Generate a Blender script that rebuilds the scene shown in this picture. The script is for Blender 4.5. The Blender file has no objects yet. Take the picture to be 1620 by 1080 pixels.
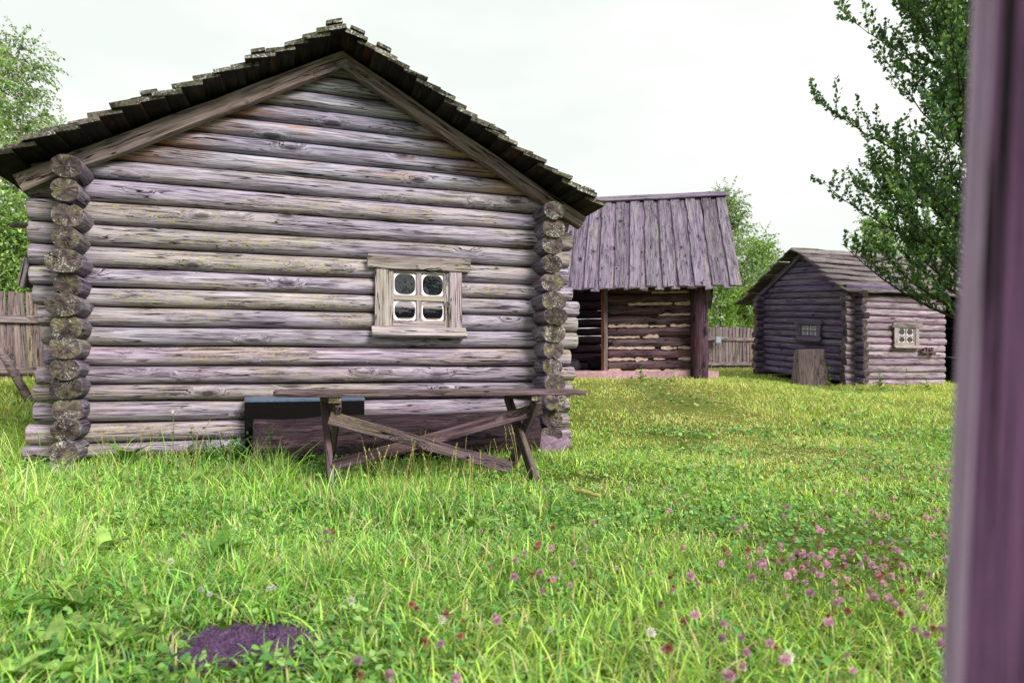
import bpy, bmesh, math, random
import numpy as np
from mathutils import Vector, Matrix, noise as mnoise

SC = bpy.context.scene
COL = SC.collection
R = math.radians

# ------------------------------------------------------------------ camera
F = 1040.0            # focal length in photo pixels (photo 1620 x 1080)
HZ = 588.0            # horizon row
H = 0.88              # eye height
cam_d = bpy.data.cameras.new('camera')
cam = bpy.data.objects.new('camera', cam_d)
COL.objects.link(cam)
cam.location = (0, 0, H)
cam.rotation_euler = (R(90), 0, 0)
cam_d.sensor_width = 36.0
cam_d.lens = F / 1620 * 36
cam_d.shift_y = (HZ - 540) / 1620
cam_d.clip_start = 0.05
cam_d.clip_end = 2000
cam_d.dof.use_dof = True
cam_d.dof.focus_distance = 7.0
cam_d.dof.aperture_fstop = 3.0
SC.camera = cam

# ------------------------------------------------------------------ world + sun
SUN = Vector((0.62, -0.60, 0.62)).normalized()
elev = math.asin(SUN.z)
wd = bpy.data.worlds.new('World'); SC.world = wd; wd.use_nodes = True
nt = wd.node_tree; nt.nodes.clear()
wo = nt.nodes.new('ShaderNodeOutputWorld'); bg = nt.nodes.new('ShaderNodeBackground')
sky = nt.nodes.new('ShaderNodeTexSky'); sky.sky_type = 'NISHITA'; sky.sun_disc = False
sky.sun_elevation = elev; sky.sun_rotation = math.atan2(SUN.x, SUN.y)
sky.dust_density = 4.0; sky.air_density = 1.0
tc = nt.nodes.new('ShaderNodeTexCoord'); mp = nt.nodes.new('ShaderNodeMapping')
mp.inputs['Scale'].default_value = (1.6, 1.6, 5.0)
cn = nt.nodes.new('ShaderNodeTexNoise'); cn.inputs['Scale'].default_value = 1.7; cn.inputs['Detail'].default_value = 6
cr = nt.nodes.new('ShaderNodeValToRGB')
cr.color_ramp.elements[0].position = 0.35; cr.color_ramp.elements[0].color = (4.3, 4.55, 4.3, 1)
cr.color_ramp.elements[1].position = 0.62; cr.color_ramp.elements[1].color = (4.9, 5.0, 4.75, 1)
mx = nt.nodes.new('ShaderNodeMix'); mx.data_type = 'RGBA'; mx.inputs[0].default_value = 0.95
nt.links.new(tc.outputs['Generated'], mp.inputs['Vector']); nt.links.new(mp.outputs[0], cn.inputs['Vector'])
nt.links.new(cn.outputs[0], cr.inputs[0]); nt.links.new(sky.outputs[0], mx.inputs[6]); nt.links.new(cr.outputs[0], mx.inputs[7])
nt.links.new(mx.outputs[2], bg.inputs[0]); bg.inputs[1].default_value = 0.1
nt.links.new(bg.outputs[0], wo.inputs[0])
sun_d = bpy.data.lights.new('sun', 'SUN'); sun_d.energy = 2.5; sun_d.angle = R(24); sun_d.color = (1.0, 0.95, 0.88)
sun = bpy.data.objects.new('sun', sun_d); COL.objects.link(sun)
sun.rotation_euler = (-SUN).to_track_quat('-Z', 'Y').to_euler()
vs = SC.view_settings
vs.view_transform = 'Standard'; vs.look = 'None'; vs.gamma = 1; vs.exposure = 1.15
vs.use_curve_mapping = False
SC.cycles.max_bounces = 6; SC.cycles.diffuse_bounces = 3; SC.cycles.transmission_bounces = 4; SC.cycles.transparent_max_bounces = 4

# ------------------------------------------------------------------ helpers
def lin(c):
    return tuple(((v / 255) / 12.92 if v / 255 <= 0.04045 else (((v / 255) + 0.055) / 1.055) ** 2.4) for v in c) + (1.0,)
def nz(x, y=0.0, z=0.0): return mnoise.noise(Vector((x, y, z)))
def V(*a): return Vector(a)
def smooth(a, b, x):
    t = max(0.0, min(1.0, (x - a) / (b - a))); return t * t * (3 - 2 * t)
def ground(x, y):
    ye = y + max(0.0, -x - 3.0) * 0.5
    e = smooth(4.0, 6.8, x)
    z = (0.75 - 0.30 * e) * smooth(6.9, 13.2, ye) + 0.02 * max(0.0, min(y, 60) - 14) + 0.30 * e * smooth(16.8, 22, y)
    k = math.exp(-((x / 9) ** 2 + ((y - 5) / 9) ** 2))
    z += 0.03 * k * nz(x * 0.9, y * 0.9, 3.1)
    return z
def ray(px, py, d): return V((px - 810) / F * d, d, H + (HZ - py) / F * d)
def on_ground(px, py, lift=0.0):
    d = 1.0
    while d < 60:
        p = ray(px, py, d)
        if p.z <= ground(p.x, p.y) + lift: return p
        d += 0.02
    return p
def on_plane(px, py, p0, n):
    o = V(0, 0, H); r = V((px - 810) / F, 1, (HZ - py) / F)
    return o + r * ((p0 - o).dot(n) / r.dot(n))

WM = {}
def link(o, parent=None, M=None):
    COL.objects.link(o)
    M = M or Matrix()
    WM[o] = M
    if parent is not None:
        o.parent = parent
        o.matrix_basis = WM[parent].inverted() @ M
    else:
        o.matrix_basis = M
    return o
def tag(o, label=None, cat=None, group=None, kind=None):
    if label: o['label'] = label
    if cat: o['category'] = cat
    if group: o['group'] = group
    if kind: o['kind'] = kind
    return o
def empty(name, loc, parent=None):
    o = bpy.data.objects.new(name, None); o.empty_display_size = 0.1
    return link(o, parent, Matrix.Translation(Vector(loc)))
def put(name, me, M=None, parent=None):
    return link(bpy.data.objects.new(name, me), parent, M)
def mesh(name, verts, faces, mats, mi=None, smooth_f=False):
    me = bpy.data.meshes.new(name)
    me.from_pydata([tuple(v) for v in verts], [], faces)
    for m in (mats if isinstance(mats, (list, tuple)) else [mats]): me.materials.append(m)
    if mi is not None: me.polygons.foreach_set('material_index', mi)
    if smooth_f: me.polygons.foreach_set('use_smooth', [True] * len(me.polygons))
    me.update(); return me
def frame(o, x, up=V(0, 0, 1)):
    """matrix: local X along x, local Z close to up"""
    x = Vector(x).normalized(); y = Vector(up).cross(x).normalized(); z = x.cross(y)
    return Matrix(((x.x, y.x, z.x, o[0]), (x.y, y.y, z.y, o[1]), (x.z, y.z, z.z, o[2]), (0, 0, 0, 1)))

def np_mesh(name, verts, tris, cols, mat):
    me = bpy.data.meshes.new(name)
    me.vertices.add(len(verts)); me.vertices.foreach_set('co', verts.astype(np.float32).ravel())
    n = len(tris)
    me.loops.add(n * 3); me.loops.foreach_set('vertex_index', tris.astype(np.int32).ravel())
    me.polygons.add(n); me.polygons.foreach_set('loop_start', np.arange(0, n * 3, 3, dtype=np.int32))
    if cols is not None:
        at = me.color_attributes.new('tint', 'FLOAT_COLOR', 'POINT')
        at.data.foreach_set('color', np.c_[cols, np.ones(len(cols))].astype(np.float32).ravel())
    me.materials.append(mat); me.update(calc_edges=True); me.validate(); return me

# ------------------------------------------------------------------ materials
class NB:
    def __init__(s, name):
        s.m = bpy.data.materials.new(name); s.m.use_nodes = True; s.t = s.m.node_tree; s.t.nodes.clear()
        s.out = s.t.nodes.new('ShaderNodeOutputMaterial')
    def n(s, ty, **k):
        x = s.t.nodes.new(ty)
        for a, b in k.items(): setattr(x, a, b)
        return x
    def l(s, a, b): s.t.links.new(a, b)
    def noise(s, vec, scale, detail=4, rough=0.55, dist=0.0):
        x = s.n('ShaderNodeTexNoise'); x.inputs['Scale'].default_value = scale; x.inputs['Detail'].default_value = detail
        x.inputs['Roughness'].default_value = rough; x.inputs['Distortion'].default_value = dist
        if vec is not None: s.l(vec, x.inputs['Vector'])
        return x.outputs[0]
    def map(s, vec, scale):
        x = s.n('ShaderNodeMapping'); x.inputs['Scale'].default_value = scale; s.l(vec, x.inputs['Vector']); return x.outputs[0]
    def math(s, op, a, b=None, c=None):
        x = s.n('ShaderNodeMath', operation=op)
        for i, v in enumerate((a, b, c)):
            if v is None: continue
            if isinstance(v, (int, float)): x.inputs[i].default_value = v
            else: s.l(v, x.inputs[i])
        return x.outputs[0]
    def rng(s, v, a, b, c=0.0, d=1.0):
        x = s.n('ShaderNodeMapRange'); s.l(v, x.inputs[0])
        for i, k in enumerate((a, b, c, d)): x.inputs[i + 1].default_value = k
        return x.outputs[0]
    def mix(s, f, a, b, blend='MIX'):
        x = s.n('ShaderNodeMix', data_type='RGBA', blend_type=blend)
        for i, v in ((0, f), (6, a), (7, b)):
            if isinstance(v, (int, float)): x.inputs[i].default_value = v
            elif isinstance(v, tuple): x.inputs[i].default_value = v
            else: s.l(v, x.inputs[i])
        return x.outputs[2]
    def principled(s, col, rough=0.85, spec=0.25, bump=None, bstr=0.5, bdist=0.01):
        p = s.n('ShaderNodeBsdfPrincipled')
        if isinstance(col, tuple): p.inputs['Base Color'].default_value = col
        else: s.l(col, p.inputs['Base Color'])
        if isinstance(rough, (int, float)): p.inputs['Roughness'].default_value = rough
        else: s.l(rough, p.inputs['Roughness'])
        p.inputs['Specular IOR Level'].default_value = spec
        if bump is not None:
            b = s.n('ShaderNodeBump'); b.inputs['Strength'].default_value = bstr; b.inputs['Distance'].default_value = bdist
            s.l(bump, b.inputs['Height']); s.l(b.outputs[0], p.inputs['Normal'])
        s.l(p.outputs[0], s.out.inputs[0]); return p

def wood(name, light, mid, dark, lichen=0.0, lcol=(150, 150, 84), knots=0.7, stain=0.0, scol=(150, 92, 48), crack=1.0, grain=1.0, white=0.0, endstain=0.0, kscale=(1.6, 4.5, 4.5), var=0.35):
    """weathered wood; fibres run along the object's local X"""
    b = NB(name)
    tcn = b.n('ShaderNodeTexCoord'); oi = b.n('ShaderNodeObjectInfo')
    off = b.n('ShaderNodeVectorMath', operation='SCALE'); off.inputs[0].default_value = (37.3, 17.1, 11.7); b.l(oi.outputs['Random'], off.inputs['Scale'])
    add = b.n('ShaderNodeVectorMath', operation='ADD'); b.l(tcn.outputs['Object'], add.inputs[0]); b.l(off.outputs[0], add.inputs[1])
    vec = add.outputs[0]
    # knots
    vo = b.n('ShaderNodeTexVoronoi'); vo.inputs['Scale'].default_value = 1.0; vo.inputs['Randomness'].default_value = 1.0
    wob = b.noise(b.map(vec, (9, 22, 22)), 1.0, 3)
    b.l(b.map(vec, kscale), vo.inputs['Vector'])
    kd = b.math('ADD', vo.outputs['Distance'], b.math('MULTIPLY', b.math('SUBTRACT', wob, 0.5), 0.09))
    kn = b.rng(kd, 0.08, 0.17, 1.0, 0.0)
    halo = b.rng(kd, 0.06, 0.34, 1.0, 0.0)
    # fibres, bent round the knots
    bend = b.n('ShaderNodeVectorMath', operation='SCALE'); bend.inputs[0].default_value = (0.0, 0.05, 0.07); b.l(halo, bend.inputs['Scale'])
    v2 = b.n('ShaderNodeVectorMath', operation='ADD'); b.l(vec, v2.inputs[0]); b.l(bend.outputs[0], v2.inputs[1]); v2 = v2.outputs[0]
    fine = b.noise(b.map(v2, (5, 150 * grain, 150 * grain)), 1.0, 5, 0.65, 0.2)
    mid_n = b.noise(b.map(v2, (1.5, 34 * grain, 34 * grain)), 1.0, 5, 0.6, 0.4)
    big = b.noise(b.map(vec, (1.1, 6, 6)), 1.0, 4, 0.55)
    crk = b.noise(b.map(v2, (0.9, 26, 26)), 1.0, 2, 0.5, 0.5)
    crl = b.rng(b.math('ABSOLUTE', b.math('SUBTRACT', crk, 0.5)), 0.005, 0.018, 1.0, 0.0)
    crm = b.rng(b.noise(b.map(vec, (1.3, 5, 5)), 1.3, 2), 0.41, 0.53)
    crl = b.math('MULTIPLY', b.math('MULTIPLY', crl, crm), crack)
    c = b.mix(b.rng(mid_n, 0.36, 0.58), lin(dark), lin(mid))
    c = b.mix(b.rng(b.math('ADD', b.math('MULTIPLY', fine, 0.5), b.math('MULTIPLY', mid_n, 0.5)), 0.40, 0.62), c, lin(light), 'MIX')
    strk = b.noise(b.map(v2, (2.2, 60 * grain, 60 * grain)), 1.0, 3, 0.6, 0.3)
    c = b.mix(b.math('MULTIPLY', b.rng(strk, 0.56, 0.70), 0.75), c, lin(tuple(v * 0.75 for v in dark)))
    c = b.mix(b.math('MULTIPLY', b.rng(big, 0.34, 0.66), 0.42), c, lin(mid))
    if stain > 0:
        sn = b.noise(b.map(vec, (1.4, 7, 7)), 1.0, 5, 0.7)
        c = b.mix(b.math('MULTIPLY', b.rng(sn, 0.60 - 0.12 * stain, 0.74 - 0.12 * stain), 0.75), c, lin(scol))
    if endstain > 0:
        gx = b.n('ShaderNodeSeparateXYZ'); b.l(tcn.outputs['Generated'], gx.inputs[0])
        ef = b.rng(b.math('ADD', b.math('ABSOLUTE', b.math('SUBTRACT', gx.outputs[0], 0.5)), b.math('MULTIPLY', b.math('SUBTRACT', b.noise(b.map(vec, (3, 16, 16)), 1.0, 4, 0.7), 0.5), 0.5)), 0.28, 0.44)
        c = b.mix(b.math('MULTIPLY', ef, endstain), c, b.mix(b.rng(mid_n, 0.4, 0.6), lin((92, 56, 34)), lin((186, 132, 84))))
    if lichen > 0:
        lm = b.noise(b.map(vec, (0.7, 3.2, 3.2)), 1.0, 3)
        ls = b.noise(b.map(vec, (26, 60, 60)), 1.0, 5, 0.8)
        lf = b.math('MULTIPLY', b.rng(ls, 0.48, 0.56), b.rng(lm, 0.60 - 0.2 * lichen, 0.78 - 0.2 * lichen))
        c = b.mix(b.math('MULTIPLY', lf, 0.8), c, lin(lcol))
    if white > 0:
        ws = b.noise(vec, 55.0, 4, 0.75); wm = b.noise(vec, 7.0, 3)
        wf = b.math('MULTIPLY', b.rng(ws, 0.53, 0.6), b.rng(wm, 0.62 - 0.2 * white, 0.7 - 0.2 * white))
        c = b.mix(wf, c, lin((196, 200, 196)))
    c = b.mix(b.math('MULTIPLY', kn, knots), c, lin(tuple(v * 0.35 for v in dark)))
    c = b.mix(b.math('MULTIPLY', halo, 0.35 * knots), c, lin(dark))
    c = b.mix(crl, c, lin(tuple(v * 0.3 for v in dark)))
    hv = b.n('ShaderNodeHueSaturation'); b.l(c, hv.inputs['Color'])
    b.l(b.rng(oi.outputs['Random'], 0, 1, 1.0 - var, 1.0 + var * 0.8), hv.inputs['Value'])
    b.l(b.rng(b.math('FRACT', b.math('MULTIPLY', oi.outputs['Random'], 7.31)), 0, 1, 0.8, 1.12), hv.inputs['Saturation'])
    hgt = b.math('SUBTRACT', b.math('ADD', b.math('MULTIPLY', fine, 0.35), b.math('MULTIPLY', mid_n, 0.65)), b.math('MULTIPLY', crl, 1.2))
    hgt = b.math('SUBTRACT', hgt, b.math('MULTIPLY', kn, 0.3))
    b.principled(hv.outputs[0], 0.86, 0.2, hgt, 0.9, 0.02)
    return b.m

def endgrain(name, light, dark, white=0.5, green=0.4):
    b = NB(name)
    tcn = b.n('ShaderNodeTexCoord'); oi = b.n('ShaderNodeObjectInfo')
    sp = b.n('ShaderNodeSeparateXYZ'); b.l(tcn.outputs['Object'], sp.inputs[0])
    off = b.n('ShaderNodeVectorMath', operation='SCALE'); off.inputs[0].default_value = (31.3, 13.1, 19.7); b.l(oi.outputs['Random'], off.inputs['Scale'])
    add = b.n('ShaderNodeVectorMath', operation='ADD'); b.l(tcn.outputs['Object'], add.inputs[0]); b.l(off.outputs[0], add.inputs[1]); vec = add.outputs[0]
    y = sp.outputs[1]; z = sp.outputs[2]
    rr = b.math('SQRT', b.math('ADD', b.math('MULTIPLY', y, y), b.math('MULTIPLY', z, z)))
    rr = b.math('ADD', rr, b.math('MULTIPLY', b.noise(vec, 14, 3), 0.012))
    ring = b.math('SINE', b.math('MULTIPLY', rr, 620.0))
    ang = b.math('ARCTAN2', z, y)
    cv = b.n('ShaderNodeCombineXYZ'); b.l(b.math('MULTIPLY', b.math('ABSOLUTE', ang), 1.3), cv.inputs[0]); b.l(b.math('MULTIPLY', oi.outputs['Random'], 50.0), cv.inputs[1]); b.l(b.math('MULTIPLY', rr, 3.0), cv.inputs[2])
    rad = b.noise(cv.outputs[0], 2.2, 3)
    crk = b.rng(b.math('ABSOLUTE', b.math('SUBTRACT', rad, 0.5)), 0.004, 0.028, 1, 0)
    big = b.noise(vec, 16.0, 5, 0.7)
    c = b.mix(b.rng(big, 0.32, 0.68), lin(dark), lin(light))
    c = b.mix(b.math('MULTIPLY', b.rng(ring, -1, 1), 0.28), c, lin(tuple(v * 0.5 for v in dark)))
    gm = b.math('MULTIPLY', b.rng(b.noise(vec, 9.0, 4, 0.7), 0.5, 0.62), green)
    c = b.mix(gm, c, lin((132, 130, 78)))
    wf = b.math('MULTIPLY', b.rng(b.noise(vec, 70.0, 4, 0.8), 0.54, 0.6), b.rng(b.noise(vec, 8.0, 3), 0.62 - 0.22 * white, 0.7 - 0.22 * white))
    c = b.mix(wf, c, lin((190, 194, 186)))
    c = b.mix(b.math('MULTIPLY', crk, 0.32), c, lin((18, 12, 16)))
    hv = b.n('ShaderNodeHueSaturation'); b.l(c, hv.inputs['Color']); b.l(b.rng(oi.outputs['Random'], 0, 1, 0.55, 1.25), hv.inputs['Value'])
    b.principled(hv.outputs[0], 0.9, 0.15, b.math('SUBTRACT', b.math('ADD', b.math('MULTIPLY', ring, 0.12), big), crk), 0.7, 0.01)
    return b.m

def plain(name, col, rough=0.8, spec=0.3, nscale=30, amt=0.25, bdist=0.004):
    b = NB(name); tcn = b.n('ShaderNodeTexCoord')
    n1 = b.noise(tcn.outputs['Object'], nscale, 5, 0.65); n2 = b.noise(tcn.outputs['Object'], nscale * 0.13, 3)
    d = tuple(v * (1 - amt) for v in col); l = tuple(min(255, v * (1 + amt * 0.6)) for v in col)
    c = b.mix(b.rng(n1, 0.3, 0.7), lin(d), lin(l)); c = b.mix(b.math('MULTIPLY', b.rng(n2, 0.35, 0.65), 0.4), c, lin(d))
    b.principled(c, rough, spec, n1, 0.5, bdist); return b.m

def leafmat(name, trans=0.35, hue=1.0, gloss=0.3, col=None):
    b = NB(name)
    if col is None:
        at = b.n('ShaderNodeAttribute'); at.attribute_name = 'tint'; c = at.outputs['Color']
    else:
        tcn = b.n('ShaderNodeTexCoord'); oi = b.n('ShaderNodeObjectInfo')
        n1 = b.noise(tcn.outputs['Object'], 22, 3)
        c = b.mix(b.rng(n1, 0.3, 0.7), lin(tuple(v * 0.75 for v in col)), lin(tuple(min(255, v * 1.1) for v in col)))
        hv = b.n('ShaderNodeHueSaturation'); b.l(c, hv.inputs['Color']); b.l(b.rng(oi.outputs['Random'], 0, 1, 0.7, 1.3), hv.inputs['Value']); c = hv.outputs[0]
    p = b.n('ShaderNodeBsdfPrincipled'); b.l(c, p.inputs['Base Color']); p.inputs['Roughness'].default_value = 0.5; p.inputs['Specular IOR Level'].default_value = gloss
    tr = b.n('ShaderNodeBsdfTranslucent'); tcx = b.mix(1.0, c, (1.0, 1.0, 0.55, 1), 'MULTIPLY'); b.l(tcx, tr.inputs[0])
    ms = b.n('ShaderNodeMixShader'); ms.inputs[0].default_value = trans
    b.l(p.outputs[0], ms.inputs[1]); b.l(tr.outputs[0], ms.inputs[2]); b.l(ms.outputs[0], b.out.inputs[0])
    return b.m

M = {}
M['log'] = wood('weathered_log', (192, 184, 200), (134, 122, 146), (52, 39, 54), lichen=0.9, lcol=(166, 156, 96), stain=0.25, scol=(112, 78, 80), var=0.14)
M['log_low'] = wood('weathered_log_damp', (190, 178, 194), (132, 116, 140), (52, 38, 52), lichen=0.9, lcol=(166, 154, 98), stain=0.35, scol=(110, 78, 86), var=0.14)
M['log_gable'] = wood('gable_log', (188, 184, 202), (134, 126, 150), (58, 48, 60), lichen=0.25, stain=0.35, scol=(156, 112, 74), var=0.14, endstain=0.8)
M['log_end'] = endgrain('log_end_grain', (118, 106, 104), (48, 37, 43), 0.5, 0.45)
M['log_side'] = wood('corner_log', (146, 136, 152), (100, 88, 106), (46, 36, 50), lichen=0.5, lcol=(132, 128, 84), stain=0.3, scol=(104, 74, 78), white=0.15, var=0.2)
M['roof_under'] = wood('roof_board_dark', (58, 52, 50), (30, 25, 26), (12, 9, 11), lichen=0.3, lcol=(44, 54, 26), stain=0.55, scol=(98, 56, 40), knots=0.4, var=0.3)
M['roof_lichen'] = wood('roof_board_lichen', (128, 122, 112), (80, 74, 68), (34, 30, 28), lichen=0.8, lcol=(104, 112, 62), white=0.75, var=0.2)
M['barge'] = wood('barge_rafter', (166, 150, 148), (118, 102, 102), (58, 46, 48), lichen=0.15, lcol=(130, 124, 70), stain=0.35, scol=(132, 92, 72), var=0.12)
M['casing'] = wood('window_casing', (186, 176, 180), (148, 136, 142), (92, 80, 86), lichen=0.75, lcol=(156, 150, 92), stain=0.25, scol=(112, 56, 44), knots=0.3, var=0.1)
M['liner'] = plain('pane_liner', (238, 232, 234), 0.6, 0.3, 40, 0.06)
M['tarred'] = wood('tarred_log', (136, 104, 116), (80, 54, 66), (20, 12, 18), lichen=0.05, stain=0.5, scol=(34, 22, 28), knots=1.0, var=0.3)
M['post_and_shade'] = wood('shed_post_and_inner_shade', (104, 78, 94), (58, 40, 52), (18, 11, 18), stain=0.4, scol=(96, 56, 58), knots=1.0, var=0.1)
M['tarred_end'] = endgrain('tarred_log_end', (100, 84, 88), (36, 26, 32), 0.2, 0.2)
M['plank_roof'] = wood('plank_roof', (148, 136, 154), (108, 96, 116), (58, 48, 64), lichen=0.05, stain=0.2, scol=(92, 78, 98), knots=1.0, kscale=(2.2, 4.0, 4.0), var=0.2)
M['chink'] = plain('chinking_clay', (196, 172, 164), 0.95, 0.1, 26, 0.25, 0.01)
M['slab'] = plain('clay_footing', (168, 134, 138), 0.95, 0.1, 12, 0.25, 0.015)
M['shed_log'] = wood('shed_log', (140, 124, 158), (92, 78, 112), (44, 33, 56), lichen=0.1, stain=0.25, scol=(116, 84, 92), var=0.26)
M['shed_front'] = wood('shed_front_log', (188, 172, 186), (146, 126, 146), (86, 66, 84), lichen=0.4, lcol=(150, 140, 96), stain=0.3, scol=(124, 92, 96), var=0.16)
M['shed_end'] = endgrain('shed_log_end', (134, 118, 122), (50, 38, 46), 0.2, 0.3)
M['shed_roof'] = wood('shed_roof', (150, 138, 144), (106, 94, 102), (58, 48, 56), lichen=0.3, stain=0.3, scol=(84, 70, 78), var=0.3)
M['picket'] = wood('picket', (156, 140, 142), (118, 102, 104), (66, 54, 58), lichen=0.25, stain=0.3, scol=(112, 84, 80), var=0.25)
M['table'] = wood('table_wood', (128, 108, 116), (84, 64, 74), (36, 24, 31), lichen=0.4, lcol=(116, 110, 58), stain=0.25, scol=(92, 58, 60), knots=0.5, var=0.15)
M['table_end'] = endgrain('table_end', (120, 102, 96), (64, 48, 48), 0.2, 0.4)
M['biglog'] = wood('hollow_log', (72, 50, 62), (30, 19, 26), (10, 6, 9), lichen=0.0, stain=0.3, scol=(112, 76, 86), knots=0.2, var=0.05)
M['biglog_end'] = endgrain('hollow_log_end', (96, 72, 86), (40, 26, 36), 0.1, 0.0)
M['post'] = wood('stained_post', (126, 94, 126), (76, 51, 78), (32, 18, 35), stain=0.4, scol=(112, 76, 88), knots=0.3, var=0.05, crack=1.0, grain=0.8)
M['post_edge'] = wood('post_lit_edge', (214, 190, 216), (182, 152, 188), (130, 98, 140), knots=0.1, var=0.05, crack=0.3)  # pale colour paints the light along the post's left side
M['black'] = plain('black_paint', (7, 6, 7), 0.7, 0.1, 20, 0.4)
M['sky_tint_lid'] = plain('sky_reflection_lid', (84, 100, 124), 0.5, 0.4, 30, 0.25)  # blue-grey paints the sky's reflection into the lid colour
M['bark'] = wood('bark', (92, 78, 70), (62, 50, 46), (30, 24, 22), lichen=0.4, lcol=(104, 110, 70), knots=0.2, crack=1.0, grain=0.4)
b_ = NB('birch_bark'); t_ = b_.n('ShaderNodeTexCoord'); n_ = b_.noise(b_.map(t_.outputs['Object'], (3, 3, 16)), 1.0, 4, 0.7)
b_.principled(b_.mix(b_.rng(n_, 0.52, 0.62), lin((206, 200, 196)), lin((46, 40, 40))), 0.8, 0.2); M['birch'] = b_.m
M['leaf'] = leafmat('tree_leaf', 0.35, gloss=0.35)
M['blade'] = leafmat('grass_blade', 0.36, gloss=0.5)
M['broad'] = leafmat('broad_leaf', 0.35, gloss=0.45, col=(150, 186, 92))
M['weed'] = leafmat('weed_leaf', 0.35, gloss=0.25, col=(96, 140, 56))
M['stem'] = leafmat('plant_stem', 0.2, gloss=0.2, col=(118, 140, 62))
M['straw'] = leafmat('dry_straw', 0.3, gloss=0.2, col=(196, 184, 120))
M['pink'] = leafmat('clover_pink', 0.4, gloss=0.1, col=(224, 172, 212))
M['brownfl'] = leafmat('clover_faded', 0.25, gloss=0.1, col=(176, 116, 106))
M['whitefl'] = leafmat('white_petal', 0.3, gloss=0.1, col=(236, 234, 228))
M['yellowfl'] = leafmat('yellow_petal', 0.3, gloss=0.1, col=(236, 200, 40))
b_ = NB('window_glass'); d_ = b_.n('ShaderNodeBsdfPrincipled'); d_.inputs['Base Color'].default_value = (0.006, 0.006, 0.009, 1); d_.inputs['Roughness'].default_value = 0.9; d_.inputs['Specular IOR Level'].default_value = 0.0
g_ = b_.n('ShaderNodeBsdfGlossy'); g_.inputs['Roughness'].default_value = 0.015; g_.inputs['Color'].default_value = (0.95, 0.95, 1, 1)
f_ = b_.n('ShaderNodeFresnel'); f_.inputs['IOR'].default_value = 1.8
bn_ = b_.n('ShaderNodeBump'); bn_.inputs['Strength'].default_value = 0.06; bn_.inputs['Distance'].default_value = 0.02
t_ = b_.n('ShaderNodeTexCoord'); b_.l(b_.noise(t_.outputs['Object'], 9, 2), bn_.inputs['Height']); b_.l(bn_.outputs[0], g_.inputs['Normal'])
s_ = b_.n('ShaderNodeMixShader'); b_.l(f_.outputs[0], s_.inputs[0]); b_.l(d_.outputs[0], s_.inputs[1]); b_.l(g_.outputs[0], s_.inputs[2]); b_.l(s_.outputs[0], b_.out.inputs[0]); M['glass'] = b_.m
M['dark_inside'] = plain('interior_dark', (40, 30, 36), 0.9, 0.1, 10, 0.3)
b_ = NB('bare_soil'); t_ = b_.n('ShaderNodeTexCoord'); a1 = b_.noise(t_.outputs['Object'], 120, 4, 0.75); a2 = b_.noise(t_.outputs['Object'], 24, 4, 0.6)
c_ = b_.mix(b_.rng(a1, 0.38, 0.62), lin((52, 36, 56)), lin((136, 106, 146))); c_ = b_.mix(b_.math('MULTIPLY', b_.rng(a2, 0.4, 0.6), 0.5), c_, lin((72, 50, 76))); c_ = b_.mix(b_.rng(a1, 0.66, 0.70), c_, lin((190, 172, 176)))
b_.principled(c_, 0.95, 0.1, a1, 0.9, 0.02); M['soil'] = b_.m
M['stone'] = plain('field_stone', (128, 108, 124), 0.9, 0.2, 18, 0.35, 0.02)
M['greybox'] = plain('grey_plastic', (150, 162, 172), 0.5, 0.4, 20, 0.05)
M['bag_light'] = plain('pale_bag', (150, 144, 170), 0.7, 0.3, 14, 0.2)
M['bag_dark'] = plain('dark_bag', (34, 30, 48), 0.6, 0.3, 14, 0.3)
M['purple'] = plain('purple_cloth', (96, 60, 116), 0.8, 0.2, 14, 0.2)
M['redwood'] = wood('red_door_post', (176, 110, 92), (150, 84, 66), (104, 56, 44), knots=0.2)
# turf below the blades
b_ = NB('turf'); t_ = b_.n('ShaderNodeTexCoord'); a1 = b_.noise(t_.outputs['Object'], 0.7, 5, 0.6); a2 = b_.noise(t_.outputs['Object'], 22, 5, 0.7)
c_ = b_.mix(b_.rng(a2, 0.3, 0.7), lin((32, 40, 20)), lin((84, 92, 44))); c_ = b_.mix(b_.math('MULTIPLY', b_.rng(a1, 0.35, 0.65), 0.5), c_, lin((124, 136, 54)))
a3 = b_.n('ShaderNodeSeparateXYZ'); b_.l(t_.outputs['Object'], a3.inputs[0]); c_ = b_.mix(b_.math('MULTIPLY', b_.rng(a3.outputs[1], 6.5, 13.0), 0.55), c_, lin((138, 140, 72)))
b_.principled(c_, 0.95, 0.1, a2, 0.8, 0.05); M['turf'] = b_.m

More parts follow.
